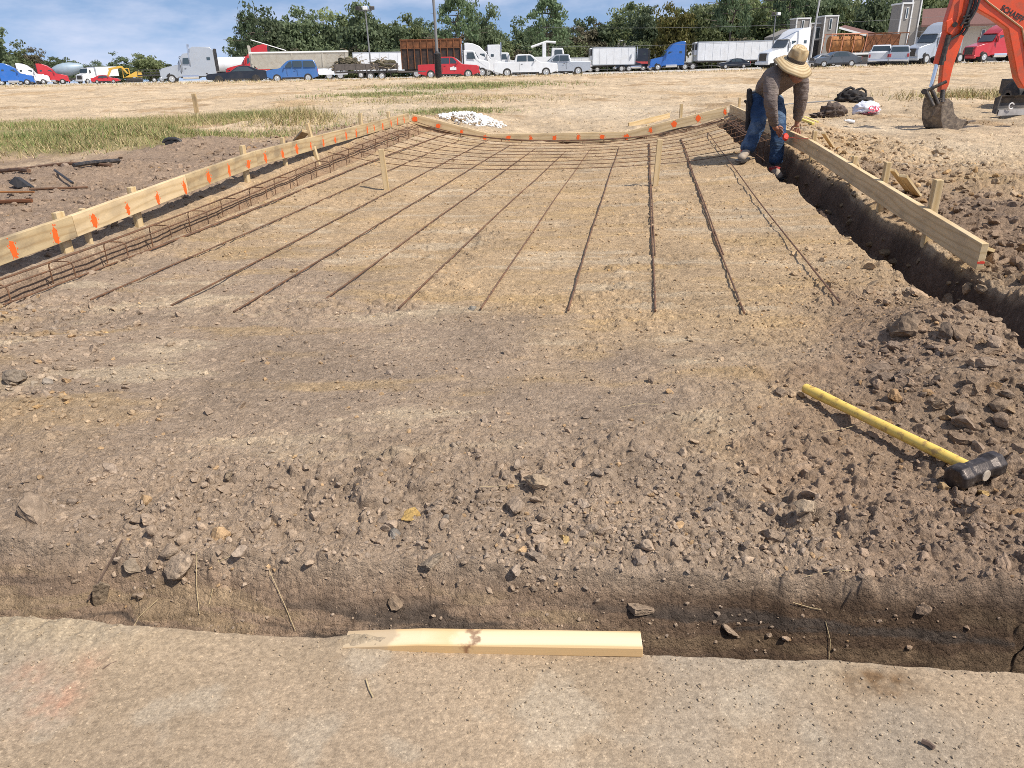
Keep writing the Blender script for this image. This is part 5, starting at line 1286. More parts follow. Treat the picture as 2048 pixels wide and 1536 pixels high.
def semi(label, px, Y, rz, mat, L=7.4, style='aero', H=3.95, group='parked semi tractors', name='semi_tractor', tanks=True, stripe=None, rimm=None):
    t = thing(name, lot_at(px, Y), label, 'semi truck', rz, group); f = L/2
    X = lambda x: f-x
    if style == 'aero':
        top = [(2.0, 2.05, 1.1), (2.1, 2.08, 1.15), (2.62, 2.9, 1.1), (2.9, 3.12, 1.1), (3.5, H-.42, 1.12), (4.3, H-.1, 1.15), (5.0, H, 1.16), (5.45, H, 1.16), (5.45, .72, 1.22)]
    elif style == 'flat':
        top = [(2.2, 2.0, 1.05), (2.3, 2.05, 1.15), (2.45, 2.85, 1.1), (2.6, 2.98, 1.1), (3.5, 3.0, 1.12), (3.6, H-.1, 1.15), (3.75, H, 1.15), (5.4, H, 1.15), (5.45, .72, 1.22)]
    else:                                   # raised sleeper box behind a rounded cab
        top = [(2.1, 2.05, 1.1), (2.2, 2.08, 1.15), (2.55, 2.85, 1.1), (2.9, 3.25, 1.1), (3.6, 3.35, 1.12), (3.68, 3.3, 1.15), (3.75, H-.2, 1.15), (4.1, H, 1.16), (6.0, H-.05, 1.16), (6.3, H-.4, 1.16), (6.4, .72, 1.22)]
    back = top[-1][0]
    low = [(2.1, .72, 1.2)] + [(x, z, 1.02) for x, z in reversed(arch(1.25, .66, .55))] + [(.12, .5, .95)]
    hood = [(0.0, .9, .86), (.02, 1.35, .82), (.22, 1.66, .84), (1.0, 1.85, .9)]
    if style == 'flat': hood = [(0.0, .7, .85), (0.0, 1.75, .72), (.1, 1.85, .72), (1.2, 1.95, .85)]
    pts = [(X(x), z, w) for x, z, w in hood+top+low]
    b = MB().prof(pts).obj('body', mat, t, True, bevel=.06)
    wi = 2 if style == 'aero' else 1
    a0, a1 = top[1], top[2]
    n = Vector((a1[1]-a0[1], 0, a1[0]-a0[0])).normalized()
    q = [(X(a0[0])+.02, -a0[2]*.88, a0[1]+.06), (X(a0[0])+.02, a0[2]*.88, a0[1]+.06), (X(a1[0])+.02, a1[2]*.86, a1[1]-.03), (X(a1[0])+.02, -a1[2]*.86, a1[1]-.03)]
    MB().slab(q, n*.03).obj('windshield', M['glass'], t)
    hw = lambda z: 1.17
    sidewin(t, [(X(2.72), 2.12), (X(3.45), 2.12), (X(3.45), 2.78), (X(2.85), 2.78)], hw)
    sidewin(t, [(X(back-.9), 2.5), (X(back-.5), 2.5), (X(back-.5), 2.82), (X(back-.9), 2.82)], lambda z: 1.19, 'sleeper_window')
    for s in (-1, 1):
        for xx in (2.62, 3.55): MB().box((X(xx), s*1.185, 1.75), (.025, .02, 1.7)).obj('door_seam', M['black'], t)
        MB().box((X(2.5), s*1.38, 2.35), (.12, .22, .62)).obj('mirror', mat if style == 'aero' else M['chrome'], t, bevel=.03)
        MB().ell((X(.22), s*.72, 1.18), (.16, .16, .13)).obj('headlight', M['chrome'], t, True)
        if tanks: MB().cyl((X(2.5), s*.98, .72), (X(4.3), s*.98, .72), .30).obj('fuel_tank', M['chrome'], t, True)
    MB().box((X(.04), 0, 1.18), (.12, 1.15, .75)).obj('grille', M['chrome'] if style != 'aero' else M['steel_dark'], t, bevel=.04)
    MB().box((X(.02), 0, .55), (.3, 2.15, .35)).obj('bumper', M['chrome'] if style == 'flat' else mat, t, bevel=.08)
    MB().box((X((2+L)/2), 0, .78), (L-2, .9, .26)).obj('frame', M['steel_dark'], t)
    for s in (-1, 1):
        MB().box((X(back+.12), s*1.12, (H+1.2)/2-.1), (.3, .05, H-1.5)).obj('cab_extender', M['black'], t)
        MB().box((X(3.4), s*1.2, .62), (2.2, .04, .12)).obj('side_step', M['black'], t)
        MB().box((X(2.45), s*1.205, 1.9), (.05, .03, 2.0)).obj('door_gap', M['black'], t)
    MB().box((X(top[2][0])-.05, 0, top[2][1]+.08), (.35, 1.9, .07)).obj('sun_visor', M['black'] if style != 'aero' else mat, t, bevel=.02)
    for s in (-1, 1):
        MB().box((X(L-.05), s*.88, .5), (.04, .6, .7)).obj('mud_flap', M['black'], t)
        MB().box((X(2.95), s*1.2, 1.62), (.22, .03, .05)).obj('door_handle', M['black'], t)
    MB().cyl((X(1.25), -1.0, .55), (X(1.25), 1.0, .55), .63).obj('wheel_well', M['black'], t)
    if style != 'aero':
        for s in (-1, 1): MB().cyl((X(3.55), s*1.12, 1.0), (X(3.55), s*1.12, H+.3), .075).obj('exhaust_stack', M['chrome'], t, True)
    if stripe: sidewin(t, [(X(.3), 1.25), (X(back-.05), 1.15), (X(back-.05), 1.5), (X(.3), 1.55)], lambda z: 1.2, 'stripe', stripe)
    for s in (-1, 1):
        wheel(t, X(1.25), s*.98, .51, .3, rimm, s)
        for xx in (L-2.0, L-.75): wheel(t, X(xx), s*.88, .51, .55, rimm, s)
    return t
def car(name, label, cat, px, Y, rz, mat, prof, wheels, r, hwb, hwr, zb, wins, group, wrim=None, extra=None):
    t = thing(name, lot_at(px, Y), label, cat, rz, group); L = max(p[0] for p in prof); f = L/2
    hw = lambda z: hwb if z <= zb else hwb+(hwr-hwb)*min(1, (z-zb)/(max(p[1] for p in prof)-zb))
    up = [(f-x, z, hw(z)) for x, z in prof]
    low = []
    for cx in sorted(wheels, reverse=True): low += [(f-x, z, hwb) for x, z in reversed(arch(cx, r*1.22, .3))]
    MB().prof(up+low).obj('body', mat, t, True, bevel=.05)
    for w in wins: sidewin(t, [(f-x, z) for x, z in w], hw)
    ws = [p for p in prof]
    for i in range(len(ws)-1):                          # windscreen and back window on the two steep roof slopes
        (x0, z0), (x1, z1) = ws[i], ws[i+1]
        if abs(z1-z0) > .3 and z0 >= zb-.12 and z1 >= zb-.12 and abs(x1-x0) < 1.3:
            a = Vector((z1-z0, 0, x1-x0)).normalized()
            zz0, zz1 = lerp(z0, z1, .12), lerp(z0, z1, .9); xx0, xx1 = lerp(x0, x1, .12), lerp(x0, x1, .9)
            MB().slab([(f-xx0, -hw(zz0)*.9, zz0), (f-xx0, hw(zz0)*.9, zz0), (f-xx1, hw(zz1)*.88, zz1), (f-xx1, -hw(zz1)*.88, zz1)], a*.015).obj('windshield' if x0 < L*.55 else 'back_window', M['glass'], t)
    for s in (-1, 1):
        MB().box((f-.04, s*hwb*.74, .78*min(1, zb)), (.1, .3, .16)).obj('headlight', M['chrome'], t, bevel=.03)
        MB().box((-f+.03, s*hwb*.86, .82*min(1.1, zb)), (.08, .18, .3)).obj('tail_light', M['boot_red'], t, bevel=.02)
        MB().box((f-L*.36, s*(hwb+.09), zb+.1), (.1, .16, .14)).obj('mirror', mat, t, bevel=.03)
        for q in (.40, .60): MB().box((f-L*q, s*(hwb+.002), zb*.72), (.015, .012, zb*.5)).obj('door_seam', M['black'], t)
        MB().box((f-L*.56, s*(hwb+.01), zb*.88), (.16, .03, .04)).obj('door_handle', M['black'], t)
        for cx in wheels: wheel(t, f-cx, s*(hwb-.1), r, .24, wrim, s)
        MB().box((0, s*(hwb+.004), .36), (L*.42, .02, .12)).obj('sill_strip', M['black'], t)
    for cx in wheels: MB().cyl((f-cx, -hwb+.06, r), (f-cx, hwb-.06, r), r*1.2).obj('wheel_well', M['black'], t)
    MB().box((f+.01, 0, .82*min(1.08, zb)), (.06, hwb*1.1, .26)).obj('grille', M['steel_dark'], t)
    MB().box((f-.0, 0, .5), (.12, hwb*1.85, .24)).obj('bumper', extra or mat, t, bevel=.05)
    MB().box((-f+.0, 0, .52), (.12, hwb*1.85, .24)).obj('bumper', extra or M['chrome'], t, bevel=.05)
    return t
PU = [(0, .5), (-.0, 1.0), (.12, 1.14), (1.45, 1.24), (1.62, 1.28), (2.35, 1.86), (2.6, 1.92), (3.55, 1.92), (3.75, 1.86), (3.9, 1.3), (5.75, 1.27), (5.8, 1.2), (5.8, .5)]
PUW = [[(1.95, 1.32), (2.72, 1.32), (2.72, 1.82), (2.45, 1.8)], [(2.8, 1.32), (3.7, 1.32), (3.62, 1.8), (2.8, 1.82)]]
def pickup(label, px, Y, rz, mat): return car('pickup_truck', label, 'pickup truck', px, Y, rz, mat, PU, (1.05, 4.6), .40, .97, .78, 1.25, PUW, 'pickup trucks on the lot')
SD = [(0, .4), (0, .72), (.1, .8), (1.3, .95), (2.0, 1.38), (2.6, 1.45), (3.3, 1.4), (4.1, 1.02), (4.6, .95), (4.65, .4)]
SDW = [[(1.55, .98), (2.3, .98), (2.3, 1.36), (2.08, 1.34)], [(2.36, .98), (3.45, .98), (3.15, 1.33), (2.36, 1.38)]]
def sedan(label, px, Y, rz, mat): return car('sedan', label, 'car', px, Y, rz, mat, SD, (.9, 3.65), .32, .88, .66, .96, SDW, 'cars on the lot')
def boxtrailer(label, px, Y, rz, L, H=4.05, z0=1.15, mat='trailer_white', reefer=False, skirt=True, group='box trailers'):
    t = thing('box_trailer', lot_at(px, Y), label, 'trailer', rz, group); f = L/2
    b = MB().box((0, 0, (H+z0)/2), (L, 2.55, H-z0)).obj('box', M[mat], t, bevel=.03)
    m = MB()
    for s in (-1, 1):
        m.box((0, s*1.285, z0+.06), (L, .03, .14)); m.box((0, s*1.285, H-.06), (L, .03, .12))
        for x in (-f+.06, f-.06): m.box((x, s*1.285, (H+z0)/2), (.14, .03, H-z0-.02))
    n = int(L/1.2)
    for i in range(1, n): 
        for s in (-1, 1): m.box((-f+L*i/n, s*1.279, (H+z0)/2), (.03, .016, H-z0-.2))
    m.obj('rails', M['silver_paint'], b)
    if reefer:
        r = MB().box((f+.22, 0, H-1.05), (.44, 2.1, 1.9)).obj('fridge_unit', M['white_paint'], t, bevel=.08)
        MB().box((f+.45, 0, H-.8), (.03, 1.3, .9)).obj('grille', M['black'], r)
        for s in (-1, 1): MB().box((f+.22, s*1.055, H-.75), (.3, .02, 1.0)).obj('grille', M['black'], r)
    MB().box((0, 0, z0-.12), (L-.4, 1.0, .22)).obj('frame', M['steel_dark'], t)
    for s in (-1, 1):
        MB().box((f-2.6, s*.9, .6), (.14, .14, 1.1)).obj('landing_leg', M['steel_dark'], t)
        for x in (-f+1.0, -f+2.25): wheel(t, x, s*.95, .51, .55, None, s)
    return t
PI = math.pi
# left end of the lot
semi('blue semi tractor at the left edge of the picture, hood to the right', 27, 156, bs(27), M['blue_paint'], 7.4)
semi('white semi tractor half hidden behind the blue one at far left', 62, 168, bs(62), M['white_paint'], 7.4, H=4.1)
semi('red semi tractor with sloping roof beside the mixer drum', 100, 172, bs(100), M['red_paint'], 7.6, H=4.05)
# concrete mixer
t = thing('mixer_truck', lot_at(152, 178), 'concrete mixer truck with blue grey drum behind the red semi', 'mixer truck', bs(152))
Dm = Matrix.Translation((-1.0, 0, 2.9)) @ Matrix.Rotation(R(90-9), 4, 'Y')
MB().lathe([(.5, -3.1), (.9, -2.7), (1.25, -1.6), (1.38, -.4), (1.3, .8), (.95, 2.2), (.6, 3.0), (.45, 3.2)], 24, Dm).obj('drum', M['drum'], t, True)
MB().box((0, 0, .95), (9.0, .95, .35)).obj('frame', M['steel_dark'], t)
MB().prof([(2.9, .8, 1.15), (4.6, .8, 1.1), (4.6, 1.9, 1.1), (4.1, 2.1, 1.1), (3.9, 2.9, 1.0), (2.9, 2.95, 1.0)]).obj('cab', M['white_paint'], t, bevel=.06)
sidewin(t, [(3.1, 2.1), (3.85, 2.1), (3.75, 2.75), (3.1, 2.75)], lambda z: 1.13)
MB().slab([(2.4, -.3, 2.9), (3.0, -.3, 2.1), (3.2, -.3, 2.1), (2.6, -.3, 3.3)], (0, .6, 0)).obj('chute', M['steel_dark'], t)
for s in (-1, 1):
    for x in (3.7, -2.4, -3.7): wheel(t, x, s*.95, .52, .4, None, s)
# white dump truck seen from the front
t = thing('dump_truck', lot_at(196, 172), 'white dump truck facing the camera beside the yellow digger', 'dump truck', R(-112))
MB().prof([(0, .6, 1.15), (4.2, .6, 1.15), (4.2, 1.7, 1.0), (3.0, 2.0, 1.1), (2.6, 3.0, 1.05), (1.2, 3.05, 1.1), (1.1, 1.2, 1.15), (0, 1.2, 1.15)]).obj('cab', M['white_paint'], t, bevel=.07)
MB().slab([(2.98, -.98, 2.08), (2.98, .98, 2.08), (2.66, .92, 2.9), (2.66, -.92, 2.9)], (.05, 0, .02)).obj('windshield', M['glass'], t)
MB().box((4.22, 0, 1.2), (.06, 1.3, .8)).obj('grille', M['steel_dark'], t); MB().box((4.3, 0, .65), (.2, 2.3, .35)).obj('bumper', M['white_paint'], t, bevel=.04)
m = MB().prof([(-4.8, 1.3, 1.25), (.9, 1.3, 1.25), (.9, 3.2, 1.25), (-4.8, 3.2, 1.25)]).obj('dump_body', M['trailer_white'], t, bevel=.05)
for s in (-1, 1):
    for x in (3.4, -3.6, -2.4): wheel(t, x, s*1.0, .5, .4, None, s)
    MB().box((2.5, s*1.35, 2.3), (.1, .25, .6)).obj('mirror', M['black'], t)
sedan('dark red car between the white dump truck and the yellow digger', 213, 150, R(15), M['red_paint'])
# yellow digger
t = thing('excavator', lot_at(258, 158), 'small yellow excavator with folded arm left of the silver semi', 'excavator', bs(258))
MB().box((1.1, 0, .45), (3.0, 2.3, .75)).obj('tracks', M['black'], t, bevel=.2)
MB().prof([(-.6, .95, 1.1), (2.6, .95, 1.1), (2.6, 1.9, 1.05), (1.6, 2.0, 1.05), (.6, 1.5, 1.1)]).obj('body', M['yellow_paint'], t, bevel=.08)
c = MB(); 
for x in (-.7, .45):
    for y in (-.5, .5): c.box((x, y, 1.7), (.12, .12, 1.7))
c.box((-.12, 0, 2.55), (1.3, 1.15, .12)); cb = c.obj('cab_frame', M['yellow_paint'], t)
MB().slab([(0.0, -1.0, 1.6), (.35, -1.0, 1.6), (-.5, -1.0, 2.95), (-.9, -1.0, 3.05), (-3.0, -1.0, 2.7), (-3.05, -1.0, 2.3), (-.9, -1.0, 2.65), (-.7, -1.0, 2.6)], (0, .4, 0)).obj('boom', M['yellow_paint'], t, bevel=.05)
MB().slab([(-2.75, -.95, 2.75), (-2.4, -.95, 2.5), (-3.4, -.95, .9), (-3.7, -.95, 1.0)], (0, .3, 0)).obj('stick', M['yellow_paint'], t, bevel=.04)
MB().slab([(-3.4, -1.1, 1.1), (-3.75, -1.1, .9), (-3.6, -1.1, .25), (-3.0, -1.1, .3), (-3.2, -1.1, .8)], (0, .6, 0)).obj('bucket', M['steel_dark'], t, bevel=.03)
# black flatbed trailer
t = thing('flatbed_trailer', lot_at(318, 140), 'black low trailer behind the nose of the silver semi', 'trailer', bs(318))
MB().box((0, 0, 1.15), (6.2, 2.4, .25)).obj('deck', M['black'], t); m = MB()
for i in range(7): m.box((-3+i, -1.15, 1.65), (.08, .08, .9))
m.box((0, -1.15, 1.6), (6.1, .06, .1)); m.box((0, -1.15, 2.05), (6.1, .06, .1)); m.obj('side_rail', M['black'], t)
for s in (-1, 1):
    for x in (-.6, .6): wheel(t, x, s*.95, .42, .3, None, s)
semi('silver semi tractor with tall sleeper, parked nose to the left', 397, 99, PI+bs(397), M['silver_paint'], 8.2, 'tall', 4.0)
CP = [(0, .35), (0, .72), (.12, .8), (1.9, .93), (2.55, 1.34), (2.9, 1.41), (3.4, 1.4), (4.25, 1.06), (4.95, 1.0), (5.0, .4)]
car('coupe', 'glossy black coupe in front of the silver semi', 'car', 478, 70, PI+bs(478), M['black_paint'], CP, (.95, 3.95), .35, .95, .66, .94, [[(2.1, .97), (3.9, .99), (3.35, 1.32), (2.62, 1.32)]], 'cars on the lot', M['steel_dark'])
# white tanker end, red semi, end-dump trailer
t = thing('tank_trailer', lot_at(482, 128), 'white tank trailer showing behind the silver semi', 'trailer', PI+bs(492))
MB().lathe([(.2, -4.2), (.95, -4.1), (1.1, -3.6), (1.1, 3.6), (.95, 4.1), (.2, 4.2)], 22, Matrix.Translation((0, 0, 2.4)) @ Matrix.Rotation(R(90), 4, 'Y')).obj('tank', M['white_paint'], t, True)
MB().box((0, 0, 1.15), (8.4, 1.0, .3)).obj('frame', M['steel_dark'], t)
for s in (-1, 1):
    for x in (2.4, 3.6): wheel(t, x, s*.95, .5, .5, None, s)
semi('red semi tractor partly hidden behind the beige dump trailer', 517, 106, PI+bs(523), M['red_paint'], 7.6, H=4.35)
t = thing('dump_trailer', lot_at(606, 97), 'long dusty beige end dump trailer behind the blue car', 'trailer', PI+bs(606))
m = MB().prof([(-5.6, 3.1, 1.25), (5.5, 3.15, 1.25), (5.6, 2.0, 1.2), (4.9, 1.35, .8), (-4.6, 1.3, .8), (-5.5, 1.9, 1.2)]).obj('tub', M['beige_steel'], t, True, bevel=.05)
MB().box((0, 1.27, 3.12), (11.2, .14, .16)).obj('top_rail', M['trim'], t); MB().box((0, -1.27, 3.12), (11.2, .14, .16)).obj('top_rail', M['trim'], t)
for x in (5.4, .9, -2.6, -5.3):
    for s in (-1, 1): MB().slab([(x-.1, s*1.25, 3.1), (x+.1, s*1.25, 3.1), (x+.1, s*.88, 1.3), (x-.1, s*.88, 1.3)], (0, s*.08, 0)).obj('rib', M['beige_steel'], t)
MB().box((0, 0, 1.05), (10.5, .9, .3)).obj('frame', M['steel_dark'], t)
MB().slab([(5.6, -.9, 3.9), (5.75, -.9, 3.9), (5.7, -.9, 1.2), (5.45, -.9, 1.2)], (0, 1.8, 0)).obj('front_gate', M['beige_steel'], t)
MB().tube([(5.3, .5, 4.5), (1.5, .5, 3.3)], .05).obj('tarp_arm', M['trim'], t)
MB().box((-3.4, 1.25, .95), (3.8, .05, .7)).obj('skirt_panel', M['trailer_white'], t)
for s in (-1, 1):
    for x in (-4.4, -3.1): wheel(t, x, s*.95, .5, .5, None, s)
SU = [(0, .45), (0, .9), (.1, 1.0), (1.05, 1.14), (1.2, 1.18), (1.85, 1.72), (2.2, 1.8), (3.9, 1.79), (4.1, 1.72), (4.3, 1.15), (4.33, .45)]
car('compact_suv', 'boxy blue car with black roof pillars in front of the dump trailer', 'car', 587, 71, PI+bs(587), M['suv_blue'], SU, (.85, 3.45), .35, .9, .72, 1.14,
    [[(1.5, 1.2), (2.2, 1.2), (2.2, 1.68), (2.0, 1.66)], [(2.28, 1.2), (3.05, 1.2), (3.05, 1.7), (2.28, 1.7)], [(3.15, 1.2), (4.18, 1.2), (4.02, 1.68), (3.15, 1.7)]], 'cars on the lot', None, M['steel_dark'])
# brush trailer
t = thing('utility_trailer', lot_at(735, 73), 'open trailer loaded with cut branches left of the red pickup', 'trailer', bs(735))
MB().box((0, 0, .72), (5.6, 2.0, .16)).obj('deck', M['steel_dark'], t); m = MB()
for s in (-1, 1):
    m.box((0, s*1.0, 1.15), (5.6, .05, .5))
    for i in range(7): m.box((-2.7+i*.9, s*1.03, 1.0), (.07, .05, .7))
m.box((4.0, 0, .66), (2.5, .12, .12)); m.obj('side_rail', plain('dusty_dark_steel', (0.12, 0.10, 0.085), 0.7, 0.2, 0.3, 5), t)
for s in (-1, 1):
    for x in (.3, 1.3): wheel(t, x, s*1.12, .36, .25, None, s)
rr = random.Random(4)
for (cx, w, h, lab) in ((-1.7, 1.3, 1.1, 'left heap of cut dry branches on the open trailer'), (1.4, 1.1, .8, 'right heap of cut dry branches on the open trailer')):
    m = MB()
    for k in range(230):
        p = Vector((rr.gauss(0, w*.5), rr.uniform(-.9, .9), abs(rr.gauss(0, h*.42)))); a = rr.uniform(0, 6.28); d = Vector((math.cos(a), math.sin(a)*.5, rr.uniform(-.25, .5)))*rr.uniform(.25, .6)
        m.tube([p-d, p+Vector((rr.gauss(0, .05), 0, .05)), p+d], rr.uniform(.012, .035), 4)
    c = lump('core', (0, 0, .25), (w*.9, .85, h*.55), 30+int(w*10), M['leaf_dry'], None, amp=.5)
    o = m.obj('branch_heap', plain('cut_brush', (0.33, 0.26, 0.17), 0.9, 0, 0.4, 2)); o.location = lot_at(735, 73)+Vector((cx, 0, .95)); tag(o, lab, 'branches', 'branch heaps'); c.name = 'leaf_mass'; c.parent = o
boxtrailer('plain white box trailer behind the branch heaps', 763, 128, bs(763), 8.2, 3.75, 1.0)
# rusty high-sided dump truck
t = thing('dump_truck', lot_at(893, 97), 'truck with white cab and high rusty dark dump body behind the red pickup', 'dump truck', 0)
m = MB().box((-1.6, 0, 2.55), (7.0, 2.5, 3.1)).obj('dump_body', plain('dark_rusty_box', (0.035, 0.028, 0.026), 0.8, 0.2, 0.4, 1.6, 0, (0.16, 0.065, 0.03), 0.6), t)
MB().box((-1.6, 0, 3.72), (7.06, 2.56, .9)).obj('upper_panel', M['rust'], t)
m2 = MB()
for i in range(10):
    for s in (-1, 1): m2.box((-5.05+i*.77, s*1.31, 2.65), (.1, .08, 3.2))
m2.box((-1.6, -1.31, 4.15), (7.1, .1, .12)); m2.box((-1.6, 1.31, 4.15), (7.1, .1, .12)); m2.box((-1.6, -1.31, 3.25), (7.1, .1, .08)); m2.obj('ribs', M['rust'], m)
MB().prof([(2.2, .8, 1.15), (5.2, .8, 1.0), (5.2, 1.55, .9), (4.9, 1.75, .9), (3.9, 1.95, 1.05), (3.45, 2.8, 1.0), (3.2, 2.95, 1.0), (2.2, 2.95, 1.0)]).obj('cab', M['white_paint'], t, True, bevel=.06)
sidewin(t, [(2.6, 2.0), (3.6, 2.0), (3.35, 2.7), (2.6, 2.7)], lambda z: 1.13)
MB().slab([(3.88, -.9, 2.02), (3.88, .9, 2.02), (3.5, .86, 2.72), (3.5, -.86, 2.72)], (.05, 0, .02)).obj('windshield', M['glass'], t)
MB().box((0, 0, .85), (9.8, .9, .3)).obj('frame', M['steel_dark'], t); MB().cyl((2.0, -1.1, 1), (2.0, -1.1, 3.6), .08).obj('exhaust_stack', M['chrome'], t)
for s in (-1, 1):
    for x in (4.3, -3.4, -2.1): wheel(t, x, s*.98, .52, .4, None, s)
pickup('red extended cab pickup with a white door sign', 899, 78, 0, M['red_paint'])
rp_ = [o for o in COL.objects if o.get('label') == 'red extended cab pickup with a white door sign'][0]
MB().slab([(.15, -.985, .75), (.75, -.985, .75), (.75, -.985, .98), (.5, -.985, 1.08), (.15, -.985, .98)], (0, -.008, 0)).obj('door_sign', M['trim'], rp_)
semi('white semi tractor just right of the rusty dump truck', 958, 108, 0, M['white_paint'], 7.4, H=4.1)
semi('white semi tractor behind the bed of the white pickup', 1001, 114, 0, M['white_paint'], 7.4, 'flat', H=4.0)
pickup('white crew cab pickup parked nose to the right in front of the white semis', 1051, 75, 0, M['white_paint'])
t = pickup('white pickup with dark windows half hidden behind the front white pickup', 1122, 88, PI, M['white_paint'])
t2 = thing('bucket_truck', lot_at(1102, 108), 'white utility truck with a boom mast behind the white pickups', 'utility truck', 0)
MB().prof([(-2.8, 1.0, 1.1), (2.6, .8, 1.1), (2.6, 1.5, 1.0), (1.8, 1.9, 1.05), (1.5, 3.2, 1.0), (.1, 3.25, 1.0), (0, 2.2, 1.1), (-2.8, 2.2, 1.1)]).obj('body', M['white_paint'], t2, True, bevel=.06)
sidewin(t2, [(.4, 2.2), (1.5, 2.2), (1.35, 3.0), (.4, 3.0)], lambda z: 1.09); MB().box((-.9, 0, 3.0), (.5, .5, 1.7)).obj('mast', M['white_paint'], t2, bevel=.05); MB().tube([(-2.6, 0, 3.4), (-.6, 0, 4.0), (.6, 0, 3.9)], .14, 8).obj('boom', M['trim'], t2)
for s in (-1, 1):
    for x in (1.9, -1.8): wheel(t2, x, s*.95, .48, .35, None, s)
pickup('silver pickup with red tail light at the right end of the pickup row', 1120, 80, PI, M['silver_paint'])
boxtrailer('white box trailer left of the black semi', 1225, 138, PI, 7.2, 3.85, 1.1, reefer=True)
boxtrailer('long low white trailer far behind the pickups', 1155, 150, PI, 9, 2.6, 1.0)
semi('black long nosed semi tractor with a red stripe', 1268, 138, PI, M['black_paint'], 6.6, 'flat', 3.5, stripe=M['boot_red'])
semi('bright blue semi tractor hitched to the long white trailer', 1344, 132, PI, M['blue_paint'], 7.6, H=4.25)
boxtrailer('white trailer box showing between the black and blue semis', 1345, 150, PI, 6.5, 4.1, 1.2)
boxtrailer('longest white refrigerated trailer in the middle right of the lot', 1472, 136, PI, 14.0, 4.15, 1.2, reefer=True)
sedan('dark sedan parked under the side of the long white trailer', 1466, 124, PI, M['black_paint'])
semi('white semi tractor facing left behind the straw hat of the bending person', 1574, 92, PI+R(24), M['white_paint'], 7.4, H=4.1)
# flatbed with rusty drums
t = thing('flatbed_trailer', lot_at(1722, 102), 'flatbed trailer carrying rusty drums and orange frames', 'trailer', PI)
MB().box((0, 0, 1.35), (9.8, 2.5, .22)).obj('deck', M['trim'], t); MB().box((0, 0, 1.1), (9.5, .9, .3)).obj('frame', M['steel_dark'], t)
for s in (-1, 1):
    for x in (-3.4, -2.1): wheel(t, x, s*.95, .5, .5, None, s)
o0 = lot_at(1722, 102)
for k, xx in enumerate((1.1, 2.45, 3.8)):
    o = MB().lathe([(.55, -.62), (.95, -.62), (1.0, -.5), (.9, -.45), (.95, 0), (.9, .45), (1.0, .5), (.95, .62), (.55, .62)], 22, Matrix.Rotation(R(90), 4, 'Y')).obj('rusty_drum', M['rust_bright'], None, True)
    o.location = o0+Vector((-xx, 0, 1.46+1.0)); tag(o, '%s of three rusty orange drums on the flatbed trailer' % ('rightmost', 'middle one', 'leftmost')[k], 'drum', 'rusty drums on the flatbed')
for k, (xa, xb, lab) in enumerate(((-4.7, -.4, 'faded orange lashing frame around the rusty drums'), (.5, 4.7, 'empty orange frame rack at the right of the drums'))):
    m = MB(); n = 4 if k == 0 else 5
    for i in range(n):
        x = lerp(xa, xb, i/(n-1))
        for s in (-1, 1): m.tube([(x-.1, s*1.2, 0), (x+.1, s*1.1, 2.15)], .05, 5)
        m.tube([(x+.1, -1.1, 2.15), (x+.1, 1.1, 2.15)], .05, 5)
    for s in (-1, 1): m.tube([(xa, s*1.1, 2.15), (xb, s*1.1, 2.15)], .05, 5)
    if k: m.box((2.6, .9, 1.1), (4.2, .08, 1.9))
    o = m.obj('lashing_rack', M['orange_frame'] if k == 0 else M['rust']); o.location = o0+Vector((0, 0, 1.46)); tag(o, lab, 'rack')
sedan('dark grey sedan half hidden by the field edge below the rusty drums', 1668, 82, PI, plain('dark_grey_car_paint', (0.10, 0.105, 0.11), 0.3, 0.2, 0.1, 1, 0.5))
t = lot_at(1645, 108); sedan('white car hood showing left of the rusty drums', 1640, 106, PI, M['white_paint'])
pickup('white pickup seen from its tailgate left of the silver hatchback', 1758, 82, R(62), M['white_paint'])
car('suv', 'silver hatchback seen from behind between the white pickup and the grey semi', 'car', 1793, 80, R(66), M['silver_paint'], SU, (.85, 3.45), .35, .9, .72, 1.14, [[(1.5, 1.2), (2.2, 1.2), (2.2, 1.68), (2.0, 1.66)], [(2.28, 1.2), (3.05, 1.2), (3.05, 1.7), (2.28, 1.7)], [(3.15, 1.2), (4.18, 1.2), (4.02, 1.68), (3.15, 1.7)]], 'cars on the lot')
semi('grey white semi tractor behind the orange excavator arm', 1862, 89, PI+R(26), M['silver_paint'], 7.4, H=4.15)
semi('red semi tractor under the orange excavator boom', 1985, 95, PI+R(16), M['red_paint'], 7.8, H=4.0)

